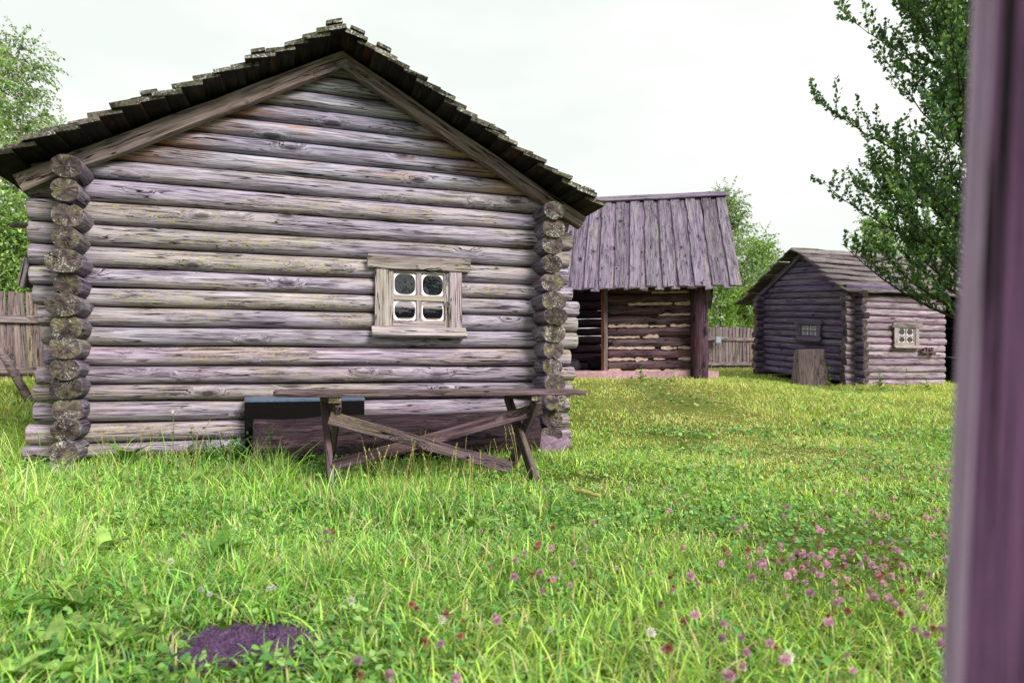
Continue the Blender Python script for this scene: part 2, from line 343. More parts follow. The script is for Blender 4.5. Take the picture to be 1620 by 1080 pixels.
# ------------------------------------------------------------------ shape builders
def log_mesh(L, ry, rz, seed, nseg=20, nlen=18, t1=1.0, expo=2.3, crack=True, cut0=0.0, cut1=0.0, mats=None, rough=0.03, bow=0.006, hewn=0.0):
    """a log along X; t1 = thickness factor at +X; cut0/cut1 = dx/dz of slanted ends"""
    rnd = random.Random(seed); vs_, fs, mi = [], [], []
    so = rnd.random() * 100
    xs = [-L / 2, -L / 2 + 0.012]
    if crack: xs.append(-L / 2 + 0.07)
    inner = [(-L / 2 + 0.10) + (L - 0.2) * i / (nlen - 1) for i in range(nlen)]
    xs += inner
    if crack: xs.append(L / 2 - 0.07)
    xs += [L / 2 - 0.012, L / 2]
    ca = [rnd.choice((0.25, 0.75, rnd.random())), rnd.choice((0.25, 0.75, rnd.random()))]
    ci = [int(a * nseg) % nseg for a in ca]
    n = len(xs); e = 2 / expo
    for i, x in enumerate(xs):
        u = (x + L / 2) / L
        k = 1 + (t1 - 1) * u
        if i in (0, n - 1): k *= 0.965
        cy = bow * 1.3 * nz(x * 0.7, so, 1.0); cz = bow * nz(x * 0.8, so, 5.0)
        for j in range(nseg):
            a = 2 * math.pi * j / nseg; c, s = math.cos(a), math.sin(a)
            ww = 1 + rough * (nz(x * 1.6, so + c * 1.2, s * 1.2) + 0.6 * nz(x * 5, so + c * 2.5, s * 2.5))
            y = ry * k * ww * math.copysign(abs(c) ** e, c); z = rz * k * ww * math.copysign(abs(s) ** e, s)
            if crack:
                for q, (lo, hi) in enumerate(((0, 2), (n - 3, n - 1))):
                    if j == ci[q] and lo <= i <= hi:
                        f = 0.72 if i in (0, 1, n - 1, n - 2) else 0.93
                        y *= f; z *= f
            xx = x
            if u < 0.5 and i <= 3: xx += cut0 * z
            if u > 0.5 and i >= n - 4: xx += cut1 * z
            vs_.append((xx, y + cy, z + cz))
    for i in range(n - 1):
        for j in range(nseg):
            j2 = (j + 1) % nseg
            fs.append((i * nseg + j, (i + 1) * nseg + j, (i + 1) * nseg + j2, i * nseg + j2)); mi.append(0)
    for q, i in ((0, 0), (1, n - 1)):
        base = len(vs_); cx = sum(vs_[i * nseg + j][0] for j in range(nseg)) / nseg
        sgn = -1 if q == 0 else 1
        for j in range(nseg):
            v = vs_[i * nseg + j]
            vs_.append((v[0] * 0.5 + cx * 0.5 + sgn * rnd.uniform(-.004, .007) + (0 if not (cut0 or cut1) else (v[0] - cx) * 0.0), v[1] * 0.55, v[2] * 0.55))
        vs_.append((cx + sgn * 0.004, 0, 0)); cidx = len(vs_) - 1
        for j in range(nseg):
            j2 = (j + 1) % nseg
            a, b2, c2, d2 = i * nseg + j, i * nseg + j2, base + j2, base + j
            if q == 0: fs.append((a, b2, c2, d2)); fs.append((d2, c2, cidx))
            else: fs.append((a, d2, c2, b2)); fs.append((d2, cidx, c2))
            mi += [1, 1]
    me = mesh('log', vs_, fs, mats or [M['log'], M['log_end']], mi)
    me.polygons.foreach_set('use_smooth', [m == 0 for m in mi]); me.update()
    return me

def plank_mesh(L, W, T, seed, nl=6, wob=0.006, rag=0.01, mats=None, ch=0.005, warp=0.004, endmat=False, cup=0.0, tipcut=0.0):
    """a sawn or split board along X (W along Y, T along Z) with uneven edges"""
    rnd = random.Random(seed); so = rnd.random() * 99; vs_, fs, mi = [], [], []
    n = nl + 1
    for i in range(n):
        x = -L / 2 + L * i / nl
        wl = W / 2 + wob * nz(x * 2.3, so, 0.0) * 2; wr = W / 2 + wob * nz(x * 2.3, so, 7.0) * 2
        dz = warp * nz(x * 1.1, so, 3.0) * 2; dt = T / 2 * (1 + 0.15 * nz(x * 1.7, so, 11.0))
        prof = [(-wl, -dt + ch), (-wl + ch, -dt), (wr - ch, -dt), (wr, -dt + ch), (wr, dt - ch), (wr - ch, dt), (-wl + ch, dt), (-wl, dt - ch)]
        for y, z in prof:
            xx = x
            if i in (0, nl): xx += rnd.uniform(-rag, rag)
            if i == nl and tipcut: xx -= tipcut * abs(y) / (W / 2)
            vs_.append((xx, y, z + dz + cup * (abs(y) / (W / 2)) ** 2))
    for i in range(nl):
        for j in range(8):
            j2 = (j + 1) % 8
            fs.append((i * 8 + j, (i + 1) * 8 + j, (i + 1) * 8 + j2, i * 8 + j2)); mi.append(0)
    e = 1 if endmat else 0
    fs.append(tuple(range(0, 8))); mi.append(e)
    fs.append(tuple(range(n * 8 - 1, n * 8 - 9, -1))); mi.append(e)
    return mesh('plank', vs_, fs, mats, mi)

def lump_mesh(rx, ry, rz, seed, mat, sub=3, rough=0.25, flat=0.0):
    bm = bmesh.new(); bmesh.ops.create_icosphere(bm, subdivisions=sub, radius=1.0); so = seed * 7.7
    for v in bm.verts:
        k = 1 + rough * (nz(v.co.x * 1.3 + so, v.co.y * 1.3, v.co.z * 1.3) + 0.5 * nz(v.co.x * 3 + so, v.co.y * 3, v.co.z * 3))
        v.co = V(v.co.x * rx * k, v.co.y * ry * k, max(v.co.z, -1 + flat) * rz * k)
    me = bpy.data.meshes.new('lump'); bm.to_mesh(me); bm.free(); me.materials.append(mat)
    me.polygons.foreach_set('use_smooth', [True] * len(me.polygons)); return me

def tube(pts, rad, n=6):
    vs_, fs = [], []
    for i, p in enumerate(pts):
        d = (pts[min(i + 1, len(pts) - 1)] - pts[max(i - 1, 0)])
        d = d.normalized() if d.length > 1e-9 else V(0, 0, 1)
        a = d.cross(V(0.31, 0.95, 0.1)); a = a.normalized() if a.length > 1e-4 else V(1, 0, 0); c = d.cross(a)
        for j in range(n):
            t = 2 * math.pi * j / n; vs_.append(p + (a * math.cos(t) + c * math.sin(t)) * rad[i])
    for i in range(len(pts) - 1):
        for j in range(n):
            j2 = (j + 1) % n; fs.append((i * n + j, i * n + j2, (i + 1) * n + j2, (i + 1) * n + j))
    fs.append(tuple(range(n - 1, -1, -1))); fs.append(tuple(range((len(pts) - 1) * n, len(pts) * n)))
    return vs_, fs
class Soup:
    def __init__(s): s.v, s.f = [], []
    def add(s, vf):
        o = len(s.v); s.v += list(vf[0]); s.f += [tuple(i + o for i in f) for f in vf[1]]
    def mesh(s, name, mat, sm=True): return mesh(name, s.v, s.f, mat, None, sm)

# ------------------------------------------------------------------ ground
def make_ground():
    def axis(a, b, fine_a, fine_b, step, far):
        out = list(np.arange(fine_a, fine_b + 1e-6, step)); x = fine_b; s = step
        while x < b: s *= 1.35; x += s; out.append(x)
        x = fine_a; s = step
        while x > a: s *= 1.35; x -= s; out.insert(0, x)
        return out
    xs = axis(-700, 700, -9, 16, 0.25, 0); ys = axis(-700, 900, 0, 26, 0.25, 0)
    vs_ = [(x, y, ground(x, y)) for y in ys for x in xs]; nx = len(xs)
    fs = [(j * nx + i, j * nx + i + 1, (j + 1) * nx + i + 1, (j + 1) * nx + i) for j in range(len(ys) - 1) for i in range(nx - 1)]
    tag(put('ground', mesh('ground', vs_, fs, M['turf'], None, True)), kind='structure')
make_ground()

# ------------------------------------------------------------------ generic window
def ring_plate(w, h, rw, rh, rad, t, mat):
    """plate w x h in XZ with a rounded opening rw x rh, thickness t (Y)"""
    n = 6; inner = []
    for qx, qz, a0 in ((1, 1, 0), (-1, 1, 90), (-1, -1, 180), (1, -1, 270)):
        for k in range(n):
            a = R(a0 + 90 * k / (n - 1)); inner.append((qx * (rw / 2 - rad) + rad * math.cos(a), qz * (rh / 2 - rad) + rad * math.sin(a)))
    outer = []
    for x, z in inner:
        s = min(w / 2 / abs(x) if abs(x) > 1e-6 else 9e9, h / 2 / abs(z) if abs(z) > 1e-6 else 9e9); outer.append((x * s, z * s))
    m_ = len(inner); vs_, fs = [], []
    for y in (-t / 2, t / 2):
        vs_ += [(x, y, z) for x, z in inner] + [(x, y, z) for x, z in outer]
    for k in range(m_):
        k2 = (k + 1) % m_
        fs += [(k, k2, m_ + k2, m_ + k), (2 * m_ + k, 3 * m_ + k, 3 * m_ + k2, 2 * m_ + k2), (k, 2 * m_ + k, 2 * m_ + k2, k2)]
    # corners of the outer square
    return mesh('liner', vs_, fs, mat)
def round_pane(w, h, rad, t, mat):
    n = 6; o = []
    for qx, qz, a0 in ((1, 1, 0), (-1, 1, 90), (-1, -1, 180), (1, -1, 270)):
        for k in range(n):
            a = R(a0 + 90 * k / (n - 1)); o.append((qx * (w / 2 - rad) + rad * math.cos(a), qz * (h / 2 - rad) + rad * math.sin(a)))
    m_ = len(o); vs_ = [(x, -t / 2, z) for x, z in o] + [(x, t / 2, z) for x, z in o]
    fs = [tuple(range(m_)), tuple(range(2 * m_ - 1, m_ - 1, -1))] + [(k, m_ + k, m_ + (k + 1) % m_, (k + 1) % m_) for k in range(m_)]
    return mesh('pane', vs_, fs, mat)

def window(parent, c, ax, up, sz, mat, seed, sill_out=0.10, tiltl=0.0):
    """c = centre on the wall face, ax = wall direction, outward = ax x up side facing the camera; sz = outer casing (w, h)"""
    ax = Vector(ax).normalized(); up = Vector(up).normalized(); out = ax.cross(up).normalized()
    w, h = sz; k = w / 0.9
    win = empty('window', c, parent)
    def bd(name, lw, lh, th, x, y, z, s, vert=False, rot=0.0, m=mat):
        o = Vector(c) + ax * x + out * y + up * z
        if vert: Mx = frame(o, up, out)
        else: Mx = frame(o, ax, out)
        Mx = Mx @ Matrix.Rotation(rot, 4, 'X')
        return put(name, plank_mesh(max(lw, lh), min(lw, lh), th, s, 6, 0.004 * k, 0.004 * k, [m], 0.004 * k, 0.002), Mx, win)
    cw = 0.135 * k
    bd('casing', cw, h, 0.035 * k, -w / 2 + cw / 2, 0.03 * k, 0, seed, True)
    bd('casing', cw, h, 0.035 * k, w / 2 - cw / 2, 0.03 * k, 0, seed + 1, True)
    # head board (tilted out like a drip cap) and sloping sill
    bd('head_board', w * 1.18, 0.13 * k, 0.035 * k, 0.0, 0.062 * k, h / 2 + 0.045 * k, seed + 2, False, R(14))
    bd('sill', w * 1.08, 0.12 * k, 0.04 * k, 0.0, 0.075 * k, -h / 2 - 0.045 * k, seed + 3, False, R(-38))
    iw = w - 2 * cw; st = 0.052 * k
    for s_, x in ((4, -iw / 2 + st / 2), (5, iw / 2 - st / 2)): bd('stile', st, h * 0.97, 0.03 * k, x, 0.012 * k, 0, seed + s_, True)
    bd('rail', iw - 2 * st, 0.04 * k, 0.03 * k, 0, 0.0122 * k, h / 2 - 0.035 * k, seed + 6); bd('rail', iw - 2 * st, 0.07 * k, 0.03 * k, 0, 0.0122 * k, -h / 2 + 0.045 * k, seed + 7)
    bd('muntin', 0.055 * k, h * 0.86, 0.026 * k, 0, 0.011 * k, 0, seed + 8, True); bd('muntin', iw - 2 * st, 0.055 * k, 0.022 * k, 0, 0.0135 * k, 0.0, seed + 9)
    gw = (iw - 2 * st - 0.055 * k) / 2; zt = h / 2 - 0.055 * k; zb = -h / 2 + 0.08 * k
    Mb = frame(V(0, 0, 0), ax, up).to_3x3().to_4x4()
    for sx in (-1, 1):
        for z0, z1 in ((0.0275 * k, zt), (zb, -0.0275 * k)):
            gh = z1 - z0; o = Vector(c) + ax * sx * (0.0275 * k + gw / 2) + up * (z0 + z1) / 2
            fr = frame(o + out * 0.0045 * k, ax, up)
            put('pane_liner', ring_plate(gw, gh, gw * 0.90, gh * 0.93, gw * 0.32, 0.006 * k, M['liner']), fr, win)
            put('pane', round_pane(gw * 0.985, gh * 0.985, gw * 0.12, 0.004, M['glass']), frame(o - out * 0.003 * k, ax, up), win)
    return win

# ------------------------------------------------------------------ main cabin
TH = math.atan(0.34)
A = V(math.cos(TH), math.sin(TH), 0); N = V(math.sin(TH), -math.cos(TH), 0); D = -N
CL = V(-3.985, 6.05, 0); WID = 4.56; TR = 2.335; DEP = 4.6
def cab(t, n, z): return CL + A * t + N * n + V(0, 0, z)
cabin = tag(empty('log_cabin', CL + A * WID / 2), 'large weathered log cabin with a small four-pane window in its gable', 'log cabin')
lef = [246, 278, 315, 352, 387, 420.5, 452, 483, 515, 546, 578, 608.5, 635, 669, 702, 726]
rig = [311, 337, 363, 393, 421, 450, 473, 498.6, 524, 551, 579, 603.6, 629, 655, 679, 700]
lend = [49, 43, 43, 44, 45, 46, 52, 60, 66, 69, 56, 51, 53, 41, 36, 48]
pf = cab(0, 0.1, 0)
zl = [on_plane(137, y, pf, N).z for y in lef]; zr = [on_plane(848, y, pf, N).z for y in rig]
tl_ = (on_plane(137, 500, pf, N) - pf).dot(A); tr_ = (on_plane(848, 500, pf, N) - pf).dot(A)
rndc = random.Random(4)
for k in range(15):
    qL = -(on_plane(lend[k], 500, cab(0, 0.08, 0), N) - pf).dot(A); qR = 0.36 + rndc.uniform(-0.07, 0.09)
    zc0, zc1 = (zl[k] + zl[k + 1]) / 2, (zr[k] + zr[k + 1]) / 2
    sl = (zc1 - zc0) / (tr_ - tl_); h0, h1 = (zl[k] - zl[k + 1]) / 2, (zr[k] - zr[k + 1]) / 2
    t0, t1 = -qL, WID + qR; L = t1 - t0; tm = (t0 + t1) / 2
    zc = zc0 + sl * (tm - tl_)
    me = log_mesh(L, 0.112, h0 - 0.0035, 100 + k, 24, 40, h1 / h0, 2.55, rough=0.04, bow=0.009, mats=[M['log'] if k < 9 else M['log_low'], M['log_end']])
    put('log', me, frame(cab(tm, 0, zc), A + V(0, 0, sl)), cabin)
# gable logs
ztop = zl[0] * 0.5 + zr[0] * 0.5; ZR = 4.10; TAN = 0.545
gh = [0.176, 0.172, 0.176, 0.168, 0.176, 0.176, 0.20]; z = ztop
for side in (0, 1):
    z = ztop
    for k, h in enumerate(gh):
        zc = z + h / 2; half = (ZR - 0.045 - zc) / TAN; last = k == len(gh) - 1
        half = max(half, 0.12)
        me = log_mesh(2 * half, 0.10, h / 2 - 0.004, 200 + k + side * 30, 20, max(4, int(half * 9)), 1.0, 2.35, crack=False, cut0=1 / TAN, cut1=-1 / TAN, mats=[M['log_gable'], M['log_end']])
        put('gable_log', me, frame(cab(TR, 0 if side == 0 else -DEP, zc), A), cabin); z += h
# side walls
yl = [262, 300, 340, 376, 412, 450, 482, 517, 549, 583, 613, 649, 680, 716]
yr = [333, 361, 387, 417, 447, 476, 500, 527, 553, 581, 606, 635, 662, 690]
for side, t in ((0, 0.0), (1, WID)):
    for k in range(14):
        p = 0.36 + rndc.uniform(-0.05, 0.06) + (0.04 if k in (4, 6) and side == 0 else 0)
        if side == 1: p = 0.41 + rndc.uniform(-0.08, 0.05)
        dref = (cab(t, p, 0)).y; zc = H + (HZ - (yl, yr)[side][k]) * dref / F
        L = p + DEP + 0.35
        r = 0.118 + rndc.uniform(-0.012, 0.014)
        if side == 0 and k in (4, 6): r = 0.142
        if side == 1: r += 0.012
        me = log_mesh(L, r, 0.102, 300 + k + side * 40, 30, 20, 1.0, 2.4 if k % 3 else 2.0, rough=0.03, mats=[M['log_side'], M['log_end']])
        put('log', me, frame(cab(t + rndc.uniform(-.012, .012), p - L / 2, zc), N), cabin)
# back wall
for k in range(15):
    zc = (zl[k] + zl[k + 1]) / 2
    if k == 0: back_me = log_mesh(WID + 0.7, 0.105, 0.099, 77, 12, 6, 1.0, 2.5)
    put('log', back_me, frame(cab(WID / 2, -DEP, zc), A), cabin)
# roof
roof = empty('roof', cab(TR, -DEP / 2, 3.3), cabin)
OH = 0.56
def roof_boards(sgn, nrow, seed):
    rnd = random.Random(seed)
    ang = math.atan(TAN); sd = A * sgn * math.cos(ang) + V(0, 0, -math.sin(ang)); up = A * sgn * math.sin(ang) + V(0, 0, math.cos(ang))
    ex = (3.22 if sgn < 0 else 3.06) / nrow
    for k in range(nrow):
        s = 0.10 + ex * k + rnd.uniform(-.012, .012)
        wdt = ex + 0.075 + rnd.uniform(-.02, .02); L = DEP + OH + 0.5
        oh = OH + rnd.uniform(-0.035, 0.035)
        tilt = math.asin(min(.3, 0.034 / ex)) + rnd.uniform(-.03, .03)
        c = V(CL.x, CL.y, 0) + A * TR + V(0, 0, ZR + 0.035) + sd * s + up * (0.05 + rnd.uniform(-.004, .008)) + N * (oh - L / 2)
        x = N; yv = sd
        # local X = N, Z = up rotated so the upper edge dips under the next board
        up2 = (up * math.cos(tilt) + sd * math.sin(tilt) * -1).normalized() if False else (up * math.cos(tilt) - sd * math.sin(tilt) * -0.0 + sd * math.sin(tilt) * 1.0 * 0).normalized()
        up2 = (up * math.cos(tilt) - sd * math.sin(tilt)).normalized()
        c = c + up2 * 0.0
        me = plank_mesh(L, wdt, 0.042 + rnd.uniform(-.006, .008), seed * 50 + k, 14, 0.014, 0.02, [M['roof_under'], M['roof_lichen']], 0.006, 0.008, True, cup=-0.012)
        put('roof_board', me, frame(c, N + A * rnd.uniform(-.006, .006), up2), roof)
        if rnd.random() < 0.12 or k == 0:   # short second layer of boards, mossy ends
            L2 = rnd.uniform(1.2, 2.2)
            me = plank_mesh(L2, 0.11 + rnd.uniform(0, .05), 0.032, seed * 50 + k + 500, 6, 0.012, 0.008, [M['roof_lichen'], M['roof_lichen']], 0.006, 0.006, True)
            put('roof_board', me, frame(c + up * 0.050 + sd * rnd.uniform(-.05, .02) + N * (L / 2 - L2 / 2 - rnd.uniform(0.0, .05)), N, up2), roof)
roof_boards(-1, 18, 11); roof_boards(1, 19, 12)
# barge rafters just in front of the gable logs, and a pair at the back
for back in (0, 1):
    for sgn in (-1, 1):
        ang = math.atan(TAN); sd = A * sgn * math.cos(ang) + V(0, 0, -math.sin(ang)); up = A * sgn * math.sin(ang) + V(0, 0, math.cos(ang))
        L = 3.16 if sgn < 0 else 3.06
        c = cab(TR, 0.17 if not back else -DEP - 0.17, ZR) + sd * (L / 2 + 0.004) - up * 0.072
        put('barge_rafter', plank_mesh(L, 0.15, 0.10, 900 + sgn + back * 5, 12, 0.006, 0.004, [M['barge'], M['barge']], 0.008, 0.006), frame(c, sd, N), cabin)
# pole and short shutter box on the left flank
put('wall_pole', mesh('pole', *tube([cab(-0.05, -0.35, 2.27), cab(-0.62, -0.30, 2.25)], [0.03, 0.026], 8), M['barge']), None, cabin)
pb = cab(-0.42, -0.08, 0); 
put('end_board', plank_mesh(0.26, 0.24, 0.05, 931, 3, 0.006, 0.01, [M['log_side']]), frame(V(pb.x, pb.y, H + (HZ - 432) * pb.y / F), V(0.25, 0, 1), -A), cabin)
# window
wc = on_plane(662.5, 472, cab(0, 0.105, 0), N)
pl = on_plane(594, 472, cab(0, 0.13, 0), N); pr = on_plane(731, 472, cab(0, 0.13, 0), N)
zt_ = on_plane(662, 425, cab(0, 0.13, 0), N).z; zb_ = on_plane(662, 520, cab(0, 0.13, 0), N).z
window(cabin, wc, A, V(0, 0, 1), ((pr - pl).length, zt_ - zb_), M['casing'], 940)
# corner stones
def stone(px, py, dep, r, label, seed):
    x = (px - 810) / F * dep; g = ground(x, dep)
    tag(put('foundation_stone', lump_mesh(r[0], r[1], r[2], seed, M['stone'], 3, 0.3), Matrix.Translation((x, dep, g + r[2] * 0.3))), label, 'stone')
stone(94, 745, 5.72, (0.13, 0.16, 0.10), 'purplish stone propping the cabin corner beside the long grass', 1)
stone(60, 735, 5.98, (0.12, 0.12, 0.08), 'small low stone left of the cabin corner stone', 2)
stone(862, 715, 7.05, (0.20, 0.2, 0.13), 'broad stone under the cabin corner behind the table', 3)
stone(884, 706, 7.3, (0.12, 0.12, 0.12), 'small stone under the cabin corner beside the lawn', 4)

# ------------------------------------------------------------------ table, hollow log, black box
ta = math.atan(0.405); TA = V(math.cos(ta), math.sin(ta), 0); TB = V(-math.sin(ta), math.cos(ta), 0)
T0 = V(-1.645, 4.6, 0); TL = 2.46; TW = 0.66
tzl, tzr = 0.738, 0.722
table = tag(empty('trestle_table', T0 + TA * TL / 2 + TB * TW / 2), 'rough plank trestle table with crossed legs and diagonal braces before the cabin', 'table')
for k, (off, wv, dl) in enumerate(((0.0, 0.2, 0.0), (0.215, 0.2, 0.02), (0.435, 0.22, -0.04))):
    c = T0 + TA * (TL / 2 + dl / 2) + TB * (off + wv / 2) + V(0, 0, (tzl + tzr) / 2 - 0.018)
    put('top_board', plank_mesh(TL + dl, wv, 0.038, 700 + k, 12, 0.006, 0.02, [M['table'], M['table_end']], 0.005, 0.004, True), frame(c, TA + V(0, 0, (tzr - tzl) / TL)), table)
def bar(p0, p1, w, t, seed, up, name, parent=None, m='table'):
    p0, p1 = Vector(p0), Vector(p1)
    return put(name, plank_mesh((p1 - p0).length, w, t, seed, 8, 0.004, 0.004, [M[m], M[m]], 0.005, 0.003), frame((p0 + p1) / 2, p1 - p0, up), parent)
for k, s in enumerate((0.40, 2.0)):
    b0 = T0 + TA * s
    put('cross_bearer', plank_mesh(TW - 0.03, 0.09, 0.045, 720 + k, 4, 0.003, 0.006, [M['table'], M['table_end']], 0.004, 0.002, True), frame(b0 + TB * TW / 2 + V(0, 0, tzl - 0.065 - 0.006 * k), TB), table)
    fo = 0.06
    zt0 = tzl - 0.08
    f_top = b0 + TB * fo + V(0, 0, zt0); k_top = b0 + TB * (TW - fo) + V(0, 0, zt0)
    f_bot = b0 + TB * -0.03; k_bot = b0 + TB * (TW + 0.03)
    f_bot.z = ground(f_bot.x, f_bot.y) - 0.03; k_bot.z = ground(k_bot.x, k_bot.y) - 0.03
    o = 0.024
    bar(f_top + TA * o, k_bot + TA * o, 0.10, 0.044, 730 + k, TA, 'leg', table)
    bar(k_top - TA * o, f_bot - TA * o, 0.10, 0.044, 735 + k, TA, 'leg', table)
L0 = T0 + TA * 0.37; R0 = T0 + TA * 2.05
bA0 = L0 + TB * 0.10 + V(0, 0, 0.545); bA1 = R0 - TA * 0.25 + TB * 0.10 + V(0, 0, 0.10)
bB0 = R0 + TA * 0.06 + TB * 0.16 + V(0, 0, 0.575); bB1 = L0 + TA * 0.0 + TB * 0.40 + V(0, 0, 0.13)
bar(bA0, bA1, 0.095, 0.035, 741, -TB, 'brace', table); bar(bB0, bB1, 0.095, 0.035, 742, -TB, 'brace', table)
# hollow log against the wall
lc0 = cab(1.52, 0.44, 0); lc1 = cab(4.28, 0.46, 0)
Lg = (lc1 - lc0).length; gz = ground(lc0.x, lc0.y)
big = log_mesh(Lg, 0.235, 0.225, 55, 28, 22, 1.14, 2.3, True, mats=[M['biglog'], M['biglog_end']], rough=0.11, bow=0.03)
tag(put('fallen_log', big, frame((lc0 + lc1) / 2 + V(0, 0, 0.21 + gz), lc1 - lc0)), 'thick dark log lying between the table and the cabin wall', 'log')
# black box behind it
bx0 = cab(1.63, 0.19, 0); 
def box_mesh(sx, sy, sz, mat, bev=0.006):
    bm = bmesh.new(); bmesh.ops.create_cube(bm, size=1.0)
    for v in bm.verts: v.co = V(v.co.x * sx, v.co.y * sy, v.co.z * sz)
    bmesh.ops.bevel(bm, geom=list(bm.edges), offset=bev, segments=2, affect='EDGES')
    me = bpy.data.meshes.new('box'); bm.to_mesh(me); bm.free(); me.materials.append(mat); return me
boxc = cab(1.43 + 0.56, 0.20, 0); bxe = tag(empty('black_box', boxc), 'black painted box, lid tinted as reflected sky, standing behind the thick log', 'box')
tilt = V(0, 0, 0.012)
put('body', box_mesh(1.12, 0.13, 0.50, M['black']), frame(boxc + V(0, 0, 0.345), A), bxe)
put('lid', box_mesh(1.13, 0.15, 0.018, M['sky_tint_lid'], 0.004), frame(boxc + V(0, 0, 0.612), A, (V(0, 0, 1) + N * 0.22)), bxe)

# ------------------------------------------------------------------ shed with plank roof
FB = V(0.985, -0.173, 0).normalized(); BB = V(0.173, 0.985, 0).normalized()
EV = V(4.32, 12.4, 0); ze, rise = 2.49, 2.27; SLEN = 5.6; BZ = 0.78
def sh(s, b, z): return EV + FB * s + BB * b + V(0, 0, z)
shed = tag(empty('open_shed', sh(-2.8, 2.3, BZ)), 'dark chinked log shed with steep plank roof and an open doorway', 'shed')
proof = empty('roof', sh(-2.8, 2.27, ze + 1), shed)
rb = random.Random(21); sl = rise * math.sqrt(2)
pm = [[plank_mesh(sl + 0.08, w, 0.03, 1000 + i * 7 + j, 10, 0.014, 0.025, [M['plank_roof']], 0.005, 0.008, cup=0.004) for i in range(5)] for j, w in enumerate((0.20, 0.165))]
s = -0.02; i = 0
while s > -SLEN:
    w = rb.uniform(0.125, 0.185)
    for sgn, b0 in ((1, 0.0), (-1, 2 * rise)):
        if sgn < 0 and i % 2: pass
        up = (V(0, 0, 1) - BB * sgn).normalized(); d = (BB * sgn + V(0, 0, 1)).normalized()
        c = sh(s - w / 2, b0, ze) + d * (sl / 2 + rb.uniform(-.04, .02)) + up * (0.0 if i % 2 else 0.036) + up * 0.02
        put('roof_board', rb.choice(pm[i % 2]), frame(c, d * (1 if rb.random() < .5 else -1), up) @ Matrix.Rotation(rb.uniform(-.008, .008), 4, 'Z'), proof)
    s -= w * 0.97; i += 1
for dz, db, rr in ((0.055, -0.09, R(42)), (0.06, 0.09, R(-42))):
    me = plank_mesh(SLEN + 0.1, 0.2, 0.035, 1100 + int(db * 100), 12, 0.008, 0.02, [M['plank_roof']], 0.005, 0.006)
    put('ridge_board', me, frame(sh(-SLEN / 2, rise + db, ze + rise + dz), FB) @ Matrix.Rotation(rr if True else 0, 4, 'X'), proof)
fbw = 0.62      # facade line behind the eave
# log facade with chinking
def shed_wall(s0, s1, b, axis='F', names='log', chink=True, seed=0, zmax=3.0, gap=0.0, taps=None):
    hh = 0.222; k = 0; zz = BZ + 0.13
    while zz + hh < zmax:
        if axis == 'F': p0, p1 = sh(s0, b, zz), sh(s1, b, zz)
        else: p0, p1 = sh(b, s0, zz), sh(b, s1, zz)
        L = (p1 - p0).length
        me = log_mesh(L, 0.115, hh / 2 + 0.003 - (gap if k in (4, 6) else 0), 1200 + seed * 40 + k, 14, 14, 1.0, 2.2, False, mats=[M['tarred'] if chink else M['post_and_shade'], M['tarred_end']], rough=0.07, bow=0.02)  # unchinked walls use the darker post wood to paint shade inside the doorway
        put('log', me, frame((p0 + p1) / 2 + V(0, 0, hh / 2), p1 - p0), shed)
        if chink:
            rc = random.Random(seed * 91 + k); sp = Soup(); u = 0.0; d = (p1 - p0).normalized(); nn = V(0, 0, 1).cross(d); nn = nn if nn.y < 0 else -nn
            while u < L:
                ln = rc.uniform(0.2, 1.0)
                if rc.random() < (0.8 if zz < BZ + 1.5 else 0.3):
                    m_ = max(3, int(ln / 0.035)); top, bot = [], []
                    hu, hl = rc.uniform(0.018, 0.06), rc.uniform(0.015, 0.05)
                    for q in range(m_ + 1):
                        uu = min(u + ln * q / m_, L - 0.005); e = min(1.0, min(q, m_ - q) / 1.5 + 0.35)
                        top.append((uu, hu * e * (0.75 + 0.9 * nz(uu * 9 + k * 5, seed, 1.0) + rc.uniform(-.12, .12)))); bot.append((uu, -hl * e * (0.75 + 0.9 * nz(uu * 8 + k * 7, seed, 9.0) + rc.uniform(-.12, .12))))
                    vs_ = []; dpt = 0.104
                    for (uu, a), (_, c) in zip(top, bot):
                        q0 = p0 + d * uu
                        vs_ += [q0 + nn * (dpt - 0.03) + V(0, 0, a), q0 + nn * (dpt + rc.uniform(0, .005)) + V(0, 0, a * 0.85), q0 + nn * (dpt + rc.uniform(0, .005)) + V(0, 0, c * 0.85), q0 + nn * (dpt - 0.03) + V(0, 0, c)]
                    fs = []
                    for q in range(m_):
                        for j in range(3): fs.append((q * 4 + j, (q + 1) * 4 + j, (q + 1) * 4 + j + 1, q * 4 + j + 1))
                    put('chinking', mesh('chinking', vs_, fs, M['chink'], None, False), None, shed)
                u += ln + rc.uniform(0.0, 0.12)
        zz += hh; k += 1
shed_wall(-2.50, -0.74, fbw, 'F', seed=1, zmax=2.95)
shed_wall(-5.3, -3.75, fbw, 'F', seed=2, zmax=2.95)
shed_wall(fbw + 0.1, 2 * rise - 0.3, -0.62, 'B', chink=False, seed=3)
shed_wall(fbw + 0.1, 2 * rise - 0.3, -5.3, 'B', chink=False, seed=4)
shed_wall(-5.3, -0.62, 2 * rise - 0.4, 'F', chink=False, seed=5, gap=0.014)
put('lintel', log_mesh(5.0, 0.11, 0.11, 1280, 12, 10, mats=[M['tarred'], M['tarred_end']]), frame(sh(-2.95, fbw + 0.02, 2.86), FB), shed)
